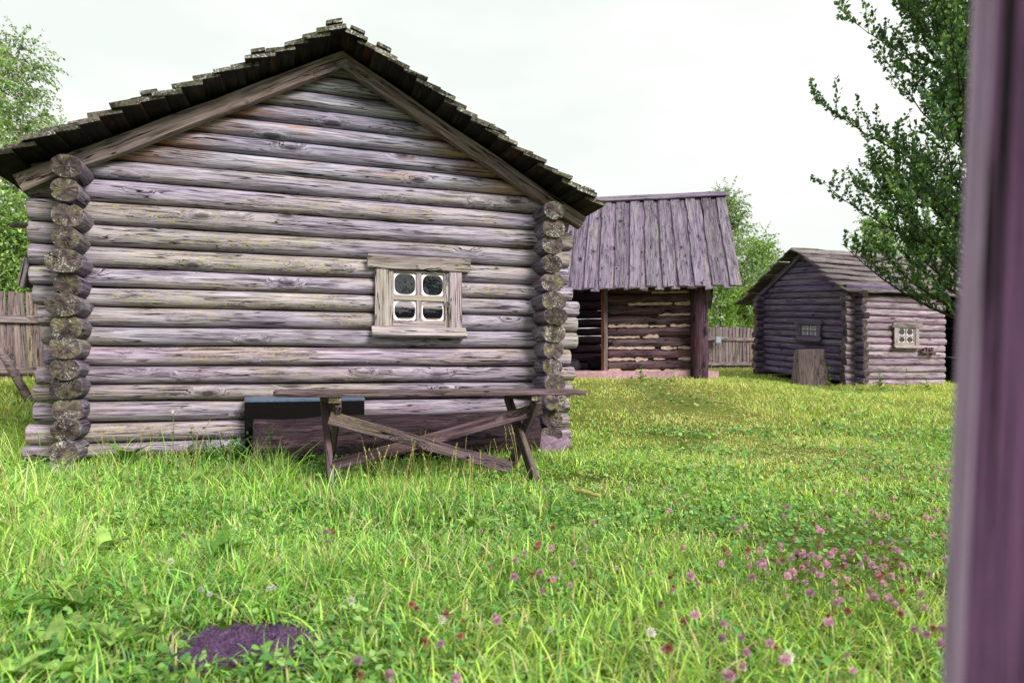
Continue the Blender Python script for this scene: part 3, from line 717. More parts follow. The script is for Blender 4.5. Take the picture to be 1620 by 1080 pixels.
# clay footing: uneven low block
def footing(s0, s1, b0, b1, z0, z1, parent, nm='footing'):
    nx, ny = 24, 4; vs_, fs = [], []
    for j in range(ny + 1):
        for i in range(nx + 1):
            p = sh(s0 + (s1 - s0) * i / nx, b0 + (b1 - b0) * j / ny, z1 + 0.02 * nz(i * 0.8, j * 0.9, 2)); 
            if j == 0: p += BB * -0.05 * nz(i * 0.6, 1.3, 0)
            vs_.append(p)
    for i in range(nx + 1):
        p = vs_[i].copy() - BB * (0.05 + 0.04 * nz(i * .7, 5, 5)); p.z = z0; vs_.append(p)
    for j in range(ny):
        for i in range(nx):
            a = j * (nx + 1) + i; fs.append((a, a + 1, a + nx + 2, a + nx + 1))
    o = (ny + 1) * (nx + 1)
    for i in range(nx): fs.append((o + i, o + i + 1, i + 1, i))
    put(nm, mesh('footing', vs_, fs, M['slab'], None, True), None, parent)
footing(-5.5, -0.35, fbw - 0.22, fbw + 0.2, BZ - 0.4, BZ + 0.12, shed)
fl = [plank_mesh(3.4, 0.19, 0.03, 1300 + i, 6, 0.004, 0.01, [M['shed_log']], 0.004, 0.002) for i in range(3)]
for i in range(22): put('floor_board', fl[i % 3], frame(sh(-5.05 + i * 0.2, fbw + 1.95, BZ + 0.115), BB), shed)
# corner posts, door post
for s_, sd_ in ((-0.74, 1), (-5.35, 2)):
    c = sh(s_, 0.40, 0); me = log_mesh(2.15, 0.172, 0.172, 1320 + sd_, 22, 16, 0.94, 2.0, True, mats=[M['post_and_shade'], M['tarred_end']], rough=0.05, bow=0.02)
    put('corner_post', me, frame(c + V(0, 0, ground(c.x, c.y) - 0.05 + 1.07), V(0, 0, 1), BB), shed)
bar(sh(-2.545, fbw - 0.13, BZ), sh(-2.545, fbw - 0.13, 2.75), 0.075, 0.055, 1340, BB, 'door_post', shed, 'picket')
bar(sh(-2.61, fbw - 0.10, BZ + 0.08), sh(-2.61, fbw - 0.10, 2.60), 0.05, 0.04, 1341, BB, 'door_edge', shed, 'redwood')
# things on the shed floor
def bag(c, r, seed, mat, nm, label):
    e = tag(empty(nm, c), label, 'bag')
    put('body', lump_mesh(r[0], r[1], r[2], seed, mat, 3, 0.28, 0.35), Matrix.Translation(Vector(c) + V(0, 0, r[2] * 0.62)), e)
    top = Vector(c) + V(0, 0, r[2] * 1.45)
    pts = [top + V(math.cos(a) * r[0] * 0.4, 0, math.sin(a) * r[2] * 0.5 - 0.03) for a in np.linspace(0.2, math.pi - 0.2, 9)]
    put('handle', mesh('handle', *tube(pts, [0.012] * 9, 6), mat), None, e)
bag(sh(-3.25, fbw + 0.9, BZ + 0.135), (0.13, 0.1, 0.14), 5, M['bag_light'], 'carrier_bag', 'pale carrier bag on the floor inside the shed doorway')
bag(sh(-2.78, fbw + 1.0, BZ + 0.135), (0.19, 0.14, 0.17), 6, M['bag_dark'], 'duffel_bag', 'dark lumpy duffel bag on the floor inside the shed doorway')

# ------------------------------------------------------------------ small barn on the right
UB = V(0.951, 0.309, 0).normalized(); VB = V(-0.309, 0.951, 0).normalized()
O3 = V(8.70, 16.7, 0.50); SH = 0.092; GW = 3.4
def bn(u, v, z): return O3 + UB * u + VB * v + V(0, 0, z + SH * v)
barn = tag(empty('log_barn', bn(2.5, 1.7, 0)), 'small dark log barn with two tiny windows under a shingled board roof', 'barn')
VS = (VB + V(0, 0, SH)).normalized()
ch = 0.181; NC = 13; r3 = random.Random(33)
def barn_log(p0, p1, mats, seed, nlen=10, hh=ch, crack=True):
    L = (p1 - p0).length
    me = log_mesh(L, 0.095, hh / 2 + 0.002, seed, 12, nlen, 1.0, 2.3, crack, mats=mats, rough=0.05, bow=0.012)
    put('log', me, frame((p0 + p1) / 2, p1 - p0), barn)
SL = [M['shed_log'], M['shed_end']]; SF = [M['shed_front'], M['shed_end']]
for k in range(NC):
    z = ch * (k + 0.5); j = lambda: r3.uniform(-0.05, 0.06)
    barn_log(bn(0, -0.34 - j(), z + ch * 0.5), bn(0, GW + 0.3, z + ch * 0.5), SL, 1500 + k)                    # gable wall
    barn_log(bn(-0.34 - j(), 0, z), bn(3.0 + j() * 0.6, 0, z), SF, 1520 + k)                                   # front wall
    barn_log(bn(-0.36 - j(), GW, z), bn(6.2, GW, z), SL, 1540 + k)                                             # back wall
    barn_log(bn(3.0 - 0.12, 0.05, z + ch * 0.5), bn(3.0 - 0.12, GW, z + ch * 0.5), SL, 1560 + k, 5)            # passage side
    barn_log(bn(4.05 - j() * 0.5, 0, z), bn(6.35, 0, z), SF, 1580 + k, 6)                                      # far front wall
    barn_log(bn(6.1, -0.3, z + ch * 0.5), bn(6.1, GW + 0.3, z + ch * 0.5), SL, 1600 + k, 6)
ztop3 = ch * (NC + 0.5); zr3 = 3.56; tan3 = (zr3 - ztop3 + 0.05) / (GW / 2 + 0.1)
for u in (0.0, 6.1):
    z = ztop3
    for k in range(6):
        h = (zr3 - 0.06 - ztop3) / 6; zc = z + h / 2; half = max(0.1, (zr3 - 0.05 - zc) / tan3)
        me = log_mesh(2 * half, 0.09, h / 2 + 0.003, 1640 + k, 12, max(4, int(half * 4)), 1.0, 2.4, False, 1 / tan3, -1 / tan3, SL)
        put('gable_log', me, frame(bn(u, GW / 2, zc), VS), barn); z += h
put('eave_beam', log_mesh(6.6, 0.09, 0.09, 1660, 12, 8, mats=SL), frame(bn(2.95, -0.02, ztop3 + 0.06), UB), barn)
roof3 = empty('roof', bn(3, GW / 2, 3), barn)
rm = [plank_mesh(7.0, 0.36, 0.04, 1700 + i, 16, 0.016, 0.02, [M['shed_roof']], 0.006, 0.02) for i in range(5)]
for sgn, nb, zdrop in ((-1, 8, 0), (1, 9, 0)):
    a3 = math.atan(tan3); sd = (VS * sgn * math.cos(a3) + V(0, 0, -math.sin(a3))).normalized(); up = UB.cross(sd); up = up if up.z > 0 else -up
    for k in range(nb):
        ex = (2.36 if sgn < 0 else 2.75) / nb; tilt = math.asin(0.048 / ex)
        c = bn(3.02 + r3.uniform(-.06, .06), GW / 2, zr3 + 0.03) + sd * (0.14 + ex * k) + up * 0.06
        put('roof_board', r3.choice(rm), frame(c, UB * (1 if r3.random() < .5 else -1), up * math.cos(tilt) - sd * math.sin(tilt)), roof3)
    L = 2.35; c = bn(-0.13, GW / 2, zr3) + sd * (L / 2) - up * 0.05
    put('barge_rafter', plank_mesh(L, 0.13, 0.08, 1720 + sgn, 6, 0.005, 0.01, [M['shed_log']], 0.006, 0.004), frame(c, sd, -UB), barn)
# windows
n1 = -UB; p1 = bn(-0.10, 0, 0)
def barn_win(px0, px1, py0, py1, p, n, ax, up, mat, seed):
    a = on_plane(px0, (py0 + py1) / 2, p, n); b = on_plane(px1, (py0 + py1) / 2, p, n); c = (a + b) / 2
    hh = on_plane((px0 + px1) / 2, py0, p, n).z - on_plane((px0 + px1) / 2, py1, p, n).z
    return window(barn, c, ax, up, (abs((b - a).dot(ax)), hh), mat, seed)
barn_win(1262, 1300, 512, 534, bn(-0.10, 0, 0), UB, -VS, V(0, 0, 1), M['shed_log'], 1740)
barn_win(1413, 1452, 517, 546, bn(0, -0.11, 0), VB, UB, V(0, 0, 1), M['casing'], 1760)
# carved bracket by the opening
sp = Soup(); bc = on_plane(1458, 557, bn(0, -0.13, 0), VB)
def bxs(u0, u1, z0, z1, t=0.07):
    vs_ = [bc + UB * u + V(0, 0, z) - VB * q for q in (0, t) for u, z in ((u0, z0), (u1, z0), (u1, z1), (u0, z1))]
    return vs_, [(0, 1, 2, 3), (7, 6, 5, 4), (0, 4, 5, 1), (1, 5, 6, 2), (2, 6, 7, 3), (3, 7, 4, 0)]
for q in ((-0.05, 0.42, -0.03, 0.03, 0.07), (0.10, 0.15, -0.07, 0.13, 0.074), (0.0, 0.05, 0.031, 0.11, 0.072), (0.28, 0.33, -0.07, 0.13, 0.074), (0.19, 0.24, 0.031, 0.12, 0.072), (0.34, 0.42, -0.08, -0.031, 0.072)): sp.add(bxs(*q))
put('carved_latch', sp.mesh('latch', M['tarred'], False), None, barn)
c = bn(1.5, -0.14, -0.05); put('plinth_stone_row', plank_mesh(6.6, 0.2, 0.16, 1790, 20, 0.02, 0.01, [M['slab']], 0.02, 0.02), frame(bn(3.1, -0.05, -0.06), UB), barn)
# block leaning on its gable
stp = ray(1281, 609, 17.1); g = ground(stp.x, stp.y)
bm = bmesh.new()
st = tag(empty('chopping_block', (stp.x, stp.y, g)), 'broad flat-faced wooden block, narrower at the top, standing before the dark barn gable', 'block')
me = log_mesh(1.0, 0.20, 0.46, 1800, 26, 8, 0.80, 3.4, True, mats=[M['picket'], M['shed_end']], rough=0.04)
put('trunk_section', me, frame(V(stp.x, stp.y, g + 0.44), V(0.0, 0.06, 1), V(0.951, -0.2, 0)), st)
# purple ridge of cloth in the passage
cc = bn(3.45, 0.5, 0.0); g = ground(cc.x, cc.y)
vs_ = [cc + UB * x + VB * y + V(0, 0, z) for y in (0, 0.5) for x, z in ((-0.25, 0), (0.0, 0.26), (0.28, 0), (0.03, 0.20))]
tag(put('cloth_cover', mesh('cloth', vs_, [(0, 3, 1), (3, 2, 1), (4, 5, 7), (7, 5, 6), (0, 1, 5, 4), (1, 2, 6, 5)], M['purple'])), 'folded purple cloth cover in the barn passage', 'cloth')

# ------------------------------------------------------------------ fences
def picket_mesh(h, w, seed, pointed=True):
    me = plank_mesh(h, w, w * 0.55, seed, 5, 0.006, 0.006, [M['picket']], 0.012, 0.008, tipcut=0.07 if pointed else 0.0); return me
def fence(p0, p1, h, w, step, label, seed, lean=0.03, rails=(0.35, 1.25), pointed=True, railw=0.11):
    e = tag(empty('picket_fence', (p0 + p1) / 2), label, 'fence')
    rnd = random.Random(seed); L = (p1 - p0).length; d = (p1 - p0).normalized(); side = V(d.y, -d.x, 0); side = side if side.y < 0 else -side
    pms = [picket_mesh(h * k, w * q, seed * 10 + i, pointed) for i, (k, q) in enumerate(((1, 1), (0.97, .85), (1.02, .95), (0.94, 1.1), (1.0, 1.15)))]
    u = 0
    while u < L:
        p = p0 + d * u; g = ground(p.x, p.y)
        put('picket', rnd.choice(pms), frame(V(p.x, p.y, g + h / 2 - 0.04), V(d.x * rnd.uniform(-lean, lean), d.y * rnd.uniform(-lean, lean), 1) + side * 0.02, side), e)
        u += step * rnd.uniform(0.9, 1.15)
    for zr_ in rails:
        a, b = p0.copy(), p1.copy(); a.z = ground(a.x, a.y) + zr_; b.z = ground(b.x, b.y) + zr_
        n = max(1, int(L / 3))
        for i in range(n):
            q0, q1 = a.lerp(b, i / n), a.lerp(b, (i + 1) / n)
            put('rail', plank_mesh((q1 - q0).length + 0.05, railw, 0.05, seed + i, 6, 0.006, 0.01, [M['picket']], 0.008, 0.006), frame((q0 + q1) / 2 + side * (w * 0.28 + 0.035), q1 - q0, side), e)
    return e
fence(V(6.2, 23.6, 0), V(9.6, 24.4, 0), 1.66, 0.13, 0.135, 'pointed picket fence between the open shed and the barn', 61, 0.02, (0.22, 1.12), True, 0.13)
gb = ray(1136, 538, 23.6); tag(put('meter_box', box_mesh(0.2, 0.12, 0.24, M['greybox'], 0.02), Matrix.Translation((gb.x, gb.y, gb.z))), 'small grey box mounted on the picket fence', 'box')
fl0 = V(-10.2, 9.6, 0); fl1 = V(-5.6, 10.9, 0)
lf = fence(fl0, fl1, 1.42, 0.095, 0.085, 'weathered board fence propped by a slanting pole beside the cabin', 71, 0.10, (0.18, 0.98), False, 0.12)
q0 = ray(-30, 500, 9.3); q1 = ray(49, 601, 8.9); q1.z = ground(q1.x, q1.y) - 0.02
put('prop_pole', mesh('pole', *tube([q0 + (q0 - q1) * 0.3, q1], [0.05, 0.058], 10), M['picket'], None, True), None, lf)

# ------------------------------------------------------------------ near post
pe = on_plane(1536, 588, V(0, 0.37, 0), V(0, 1, 0)); 
pd = V((1536 - 810) / F, 1, 0).normalized()            # sight line past its edge
fx = V(pd.y, -pd.x, 0)
post = tag(empty('gate_post', (pe.x, pe.y, ground(pe.x, pe.y))), 'tall leaning purple-brown squared post beside the lawn', 'post')
rt = Matrix.Rotation(R(6.0), 3, 'Z'); ex = rt @ fx; ey = rt @ pd
lean = V(0.045, 0, 1).normalized()
ey = (ey - lean * ey.dot(lean)).normalized(); ex = ey.cross(lean).normalized()
def prism(w, d, hgt, ch_, mats):
    pr_ = [(0, ch_), (ch_, 0), (w, 0), (w, d), (0, d)]; vs_, fs, mi = [], [], []; n = 14
    for i in range(n + 1):
        z = hgt * i / n
        for x, y in pr_: vs_.append((z, x + 0.001 * nz(z * 3, x * 9, 1), y + 0.001 * nz(z * 3, y * 9, 4)))
    for i in range(n):
        for j in range(5):
            j2 = (j + 1) % 5; fs.append((i * 5 + j, i * 5 + j2, (i + 1) * 5 + j2, (i + 1) * 5 + j)); mi.append(1 if j in (0, 4) else 0)
    fs += [(4, 3, 2, 1, 0), tuple(range(n * 5, n * 5 + 5))]; mi += [0, 0]
    return mesh('post', vs_, fs, mats, mi)
base = pe - lean * (pe.z - (ground(pe.x, pe.y) - 0.05))
pm_ = Matrix(((lean.x, ex.x, ey.x, base.x), (lean.y, ex.y, ey.y, base.y), (lean.z, ex.z, ey.z, base.z), (0, 0, 0, 1)))
put('shaft', prism(0.085, 0.08, 2.2, 0.003, [M['post'], M['post_edge']]), pm_, post)

# ------------------------------------------------------------------ trees
def leaf_cloud(P, Dr, size, rng, base, var, up=0.3, aspect=0.55, droop=0.0):
    """many small folded leaves: P points, Dr twig directions"""
    n = len(P)
    d = Dr + rng.normal(0, 0.75, (n, 3)); d[:, 2] -= droop; d /= np.linalg.norm(d, axis=1)[:, None]
    nn = rng.normal(0, 1, (n, 3)); nn[:, 2] += up; s = np.cross(d, nn); s /= np.linalg.norm(s, axis=1)[:, None] + 1e-9; nn = np.cross(s, d)
    L = (size * rng.uniform(0.65, 1.3, n))[:, None]; w = L * aspect * 0.5
    v = np.stack([P, P + d * L * 0.45 + s * w + nn * L * 0.10, P + d * L, P + d * L * 0.45 - s * w + nn * L * 0.10], 1).reshape(-1, 3)
    i = np.arange(n)[:, None] * 4
    t = np.concatenate([i + [0, 1, 2], i + [0, 2, 3]], 0)
    base = np.array([lin(c)[:3] for c in base]); c = base[rng.integers(0, len(base), n)] * rng.uniform(1 - var, 1 + var, (n, 1))
    return v, t, np.repeat(c, 4, 0)

def tree(name, label, base, hgt, seed, limbs, twigs, leaves, profile, elev, curve, leaf, cols, r0, bark, lean=(0, 0), twup=0.1, twlen=(0.4, 0.9), wind=(0, 0, 0), droop=0.0, start=0.2, group=None, limbjit=0.3, aspect=0.55):
    rng = np.random.default_rng(seed); rnd = random.Random(seed)
    base = Vector(base); e = tag(empty(name, base), label, 'tree', group)
    n = 9; tp = [base + V(lean[0] * (i / (n - 1)) ** 1.4 + 0.12 * nz(i * .7, seed, 1), lean[1] * (i / (n - 1)) + 0.12 * nz(i * .7, seed, 9), hgt * i / (n - 1) - 0.1) for i in range(n)]
    tr = [r0 * (1 - 0.93 * (i / (n - 1)) ** 0.8) + 0.006 for i in range(n)]; tr[0] *= 1.25
    put('trunk', mesh('trunk', *tube(tp, tr, 12), bark, None, True), None, e)
    br = Soup(); P, Dd = [], []
    wind = Vector(wind)
    for k in range(limbs):
        f = start + (0.98 - start) * (k + rnd.random()) / limbs; fi = f * (n - 1); i0 = min(int(fi), n - 2)
        o = tp[i0].lerp(tp[i0 + 1], fi - i0); az = k * 2.399 + rnd.uniform(-.4, .4); el = R(elev(f) + rnd.uniform(-12, 12))
        d = V(math.cos(az) * math.cos(el), math.sin(az) * math.cos(el), math.sin(el)); L = profile(f) * rnd.uniform(1 - limbjit, 1 + limbjit * 0.6)
        pts = [o]; m = 6
        for q in range(m):
            d = (d + V(0, 0, curve) / m + wind / m + V(rnd.uniform(-.12, .12), rnd.uniform(-.12, .12), rnd.uniform(-.1, .1))).normalized()
            pts.append(pts[-1] + d * L / m)
        rl = max(0.012, tr[i0] * 0.28); br.add(tube(pts, [rl * (1 - 0.85 * q / m) for q in range(m + 1)], 5))
        for q in range(twigs):
            g = 0.18 + 0.82 * (q + rnd.random()) / twigs; gi = g * m; j0 = min(int(gi), m - 1); po = pts[j0].lerp(pts[j0 + 1], gi - j0)
            pdn = (pts[j0 + 1] - pts[j0]).normalized()
            td = (pdn * 0.7 + V(rnd.gauss(0, .6), rnd.gauss(0, .6), rnd.gauss(twup, .5))).normalized(); tl = rnd.uniform(*twlen) * (1.15 - 0.4 * g)
            tpz = [po]
            for w in range(4):
                td = (td + V(0, 0, curve * 0.35 - droop * 0.35) + wind * 0.15).normalized(); tpz.append(tpz[-1] + td * tl / 4)
            br.add(tube(tpz, [0.008, 0.006, 0.005, 0.004, 0.002], 3))
            for w in range(leaves):
                h = 0.1 + 0.9 * (w + rnd.random()) / leaves * 4 * 0.999; h = min(h, 3.99); w0 = int(h); p = tpz[w0].lerp(tpz[w0 + 1], h - w0)
                P.append(p); Dd.append(td)
    put('branches', br.mesh('branches', bark), None, e)
    P = np.array([tuple(p) for p in P]) + rng.normal(0, 0.02, (len(P), 3)); Dd = np.array([tuple(d) for d in Dd])
    v, t, c = leaf_cloud(P, Dd, leaf, rng, cols, 0.3, 0.4, aspect, droop)
    put('crown', np_mesh('crown', v, t, c, M['leaf']), None, e)
    return e
PEAR = [(76, 110, 76), (90, 126, 80), (64, 100, 76), (104, 140, 80), (144, 176, 92)]
BIR = [(106, 142, 82), (128, 162, 90), (92, 128, 76), (150, 178, 100)]
BIR2 = [(122, 162, 80), (146, 180, 86), (106, 146, 74), (166, 194, 104)]
px_ = V(9.25, 12.8, 0)
tree('pear_tree', 'dark green pear tree with upright shoots in front of the barn', (px_.x, px_.y, ground(px_.x, px_.y)), 9.2, 5, 118, 21, 32,
     lambda f: 3.3 * (math.sin(math.pi * min(1, (f * 0.62 + 0.28))) ** 0.7), lambda f: 14 + 44 * f, 0.6, 0.088, PEAR, 0.15, M['bark'], twlen=(0.45, 1.0), start=0.14, aspect=0.7, limbjit=0.34, twup=0.45)
def birch(label, px, dep, hgt, seed, cols, sc=1.0, limbs=46, wind=(-0.25, 0, 0), leaf=0.085, twigs=17, leaves=30, start=0.16, nm='birch_tree'):
    x = (px - 810) / F * dep
    tree(nm, label, (x, dep, ground(x, dep)), hgt, seed, limbs, twigs, leaves, lambda f: sc * 2.6 * (1.08 - f) ** 0.75 + 0.25, lambda f: 25 + 40 * f, -0.25, leaf, cols, 0.11, M['birch'], twlen=(0.6, 1.3), wind=wind, droop=0.55, start=start)
birch('tall birch with windswept crown behind the left board fence', 30, 17.5, 8.7, 41, BIR, 0.72, 40, leaves=22)
birch('lower birch leaning over the cabin eave from behind', 88, 20.0, 7.2, 42, BIR2, 0.7, 36, leaves=22)
birch('leafy birch filling the gap below the cabin eave corner', -60, 16.0, 8.0, 43, BIR2, 1.1)
birch('tall birch rising beside the shed plank roof', 1150, 31.0, 7.7, 44, BIR, 1.25, 52, leaf=0.10)
birch('drooping birch behind the picket fence and barn', 1205, 35.0, 6.3, 45, BIR2, 1.2, 46, leaf=0.11)
birch('pale green birch peeping over the barn roof', 1392, 33.0, 7.2, 46, BIR2, 1.05, 40, leaf=0.10)
birch('bushy birch crown behind the barn and pear tree', 1470, 36.0, 7.2, 47, BIR, 1.2, 40, leaf=0.11)
def shrub(px, dep, hgt, sc, seed, label, cols, leaf=0.1):
    x = (px - 810) / F * dep
    tree('shrub', label, (x, dep, ground(x, dep)), hgt, seed, 40, 12, 18, lambda f: sc * (1.05 - f * 0.6), lambda f: 20 + 40 * f, 0.1, leaf, cols, 0.05, M['bark'], twlen=(0.4, 0.8), start=0.04)
shrub(1140, 28.0, 3.6, 1.5, 51, 'light green bush just behind the pointed picket fence', BIR2, 0.10)
shrub(1178, 29.0, 3.0, 1.4, 52, 'yellowish bush between the picket fence and the birch', [(140, 168, 74), (118, 152, 62)], 0.10)
shrub(-20, 13.5, 3.4, 1.6, 53, 'green bush behind the left board fence', BIR2, 0.08)
shrub(40, 14.5, 3.2, 1.3, 54, 'small leafy bush behind the fence next to the cabin', BIR, 0.08)
# trees standing behind the viewer, mirrored in the cabin window
tree('garden_tree', 'broad dark tree whose crown is mirrored in the cabin window', (9.6, -8.4, 0), 9.5, 61, 60, 12, 20, lambda f: 3.0 * (1.1 - f) ** 0.6, lambda f: 10 + 45 * f, 0.2, 0.11, PEAR, 0.16, M['bark'], start=0.22)

gs = V(5.6, -4.6, 0); gdir = V(0.87, 0.5, 0).normalized()  # added stand-in for the mirrored log building, sized to darken the lower panes
scr = tag(empty('added_log_screen', gs), 'unseen log screen added as a dark reflection in the lower cabin panes', 'wall')
for k in range(14):
    put('log', log_mesh(5.0, 0.1, 0.102, 2000 + k, 12, 8, mats=[M['shed_log'], M['shed_end']]), frame(gs + V(0, 0, 0.1 + 0.2 * k), gdir), scr)
for sgn in (-1, 1):
    put('post', log_mesh(2.8, 0.13, 0.13, 2020 + sgn, 14, 8, mats=[M['shed_log'], M['shed_end']]), frame(gs + gdir * 2.4 * sgn + V(0.5, -0.87, 0) * -0.22 + V(0, 0, 1.3), V(0, 0, 1), gdir), scr)
# ------------------------------------------------------------------ dirt patch
dp = on_ground(388, 1022); PR = (0.27, 0.175)
def patch_r(x, y):
    dx, dy = x - dp.x, y - dp.y; a = math.atan2(dy / PR[1], dx / PR[0])
    return math.hypot(dx / PR[0], dy / PR[1]) / (1 + 0.5 * nz(math.cos(a) * 1.8, math.sin(a) * 1.8, 4.0) + 0.25 * nz(x * 22, y * 22, 8.0))
vs_, fs = [], []; n = 90
for j in range(n + 1):
    for i in range(n + 1):
        x = dp.x + (i / n - 0.5) * 2.9 * PR[0]; y = dp.y + (j / n - 0.5) * 2.9 * PR[1]; r = patch_r(x, y)
        hgt = 0.010 * max(0, 1 - r) ** 0.7 + (0.016 * nz(x * 26, y * 26, 1) + 0.010 * nz(x * 70, y * 70, 2) + 0.006 * nz(x * 160, y * 160, 3) + 0.006) * (1 if r < 1.1 else 0)
        vs_.append((x, y, ground(x, y) + (hgt if r < 1.15 else -0.02)))
for j in range(n):
    for i in range(n): a = j * (n + 1) + i; fs.append((a, a + 1, a + n + 2, a + n + 1))
tag(put('dirt_mound', mesh('dirt', vs_, fs, M['soil'], None, False)), 'patch of bare purplish crumbly soil in the lawn', 'dirt', None, 'thing')

# ------------------------------------------------------------------ grass
def inside_box(x, y, o, ax, bx, a0, a1, b0, b1):
    dx, dy = x - o.x, y - o.y; u = dx * ax.x + dy * ax.y; v = dx * bx.x + dy * bx.y
    return (u > a0) & (u < a1) & (v > b0) & (v < b1)
def ground_np(x, y):
    ye = y + np.maximum(0, -x - 3) * 0.5
    t = np.clip((ye - 6.9) / (13.2 - 6.9), 0, 1); e = np.clip((x - 4.0) / 2.8, 0, 1); e = e * e * (3 - 2 * e); q = np.clip((y - 16.8) / 5.2, 0, 1); q = q * q * (3 - 2 * q)
    z = (0.75 - 0.30 * e) * t * t * (3 - 2 * t) + 0.02 * np.maximum(0, np.minimum(y, 60) - 14) + 0.30 * e * q
    return z
def fbm(x, y, s, seed):
    """cheap smooth value noise, vectorised"""
    rng = np.random.default_rng(seed); g = rng.random((64, 64)); out = 0; amp = 1.0; tot = 0
    for o in range(3):
        xs, ys = x * s * 2 ** o, y * s * 2 ** o; xi, yi = np.floor(xs).astype(int), np.floor(ys).astype(int); fx, fy = xs - xi, ys - yi
        fx = fx * fx * (3 - 2 * fx); fy = fy * fy * (3 - 2 * fy)
        a = g[xi % 64, yi % 64]; b = g[(xi + 1) % 64, yi % 64]; c = g[xi % 64, (yi + 1) % 64]; d = g[(xi + 1) % 64, (yi + 1) % 64]
        out = out + amp * ((a * (1 - fx) + b * fx) * (1 - fy) + (c * (1 - fx) + d * fx) * fy); tot += amp; amp *= 0.5
    return out / tot
GC = np.array([lin(c)[:3] for c in ((110, 158, 84), (140, 186, 84), (168, 206, 84), (190, 216, 92), (212, 226, 128), (168, 204, 132))])
GC = np.minimum(GC * 1.12, 0.92)
DRY = np.array(lin((218, 208, 152))[:3])
def blocked(x, y):
    m = inside_box(x, y, CL, A, D, -0.12, WID + 0.12, -0.11, DEP + 0.1)
    m |= inside_box(x, y, EV, FB, BB, -5.45, -0.45, fbw - 0.2, 4.4)
    m |= inside_box(x, y, O3, UB, VB, -0.1, 6.2, -0.12, GW + 0.1)
    dx, dy = (x - dp.x) / PR[0], (y - dp.y) / PR[1]; a = np.arctan2(dy, dx)
    m |= (dx * dx + dy * dy) < (0.84 * (1 + 0.16 * np.sin(a * 3 + 1) + 0.12 * np.sin(a * 7) + 0.1 * np.sin(a * 13 + 2))) ** 2
    m |= inside_box(x, y, lc0, A, D, 0.05, Lg - 0.05, -0.2, 0.2)
    return m
def wall_tall(x, y):
    """longer, unmown growth: along the cabin, under the table, left edge"""
    dx, dy = x - CL.x, y - CL.y; u = dx * A.x + dy * A.y; v = -(dx * D.x + dy * D.y)
    t = np.exp(-np.maximum(0, v) / 0.75) * (u > -1.2) * (u < WID + 0.3) * (v > -0.3)
    tt = inside_box(x, y, T0, TA, TB, -0.2, TL - 0.1, -0.35, TW + 0.9) * 0.75
    lft = np.clip((-x - 1.1) / 1.4, 0, 1) * np.clip((6.5 - y) / 2, 0, 1) * 0.55
    return np.clip(np.maximum(np.maximum(t, tt), lft), 0, 1)
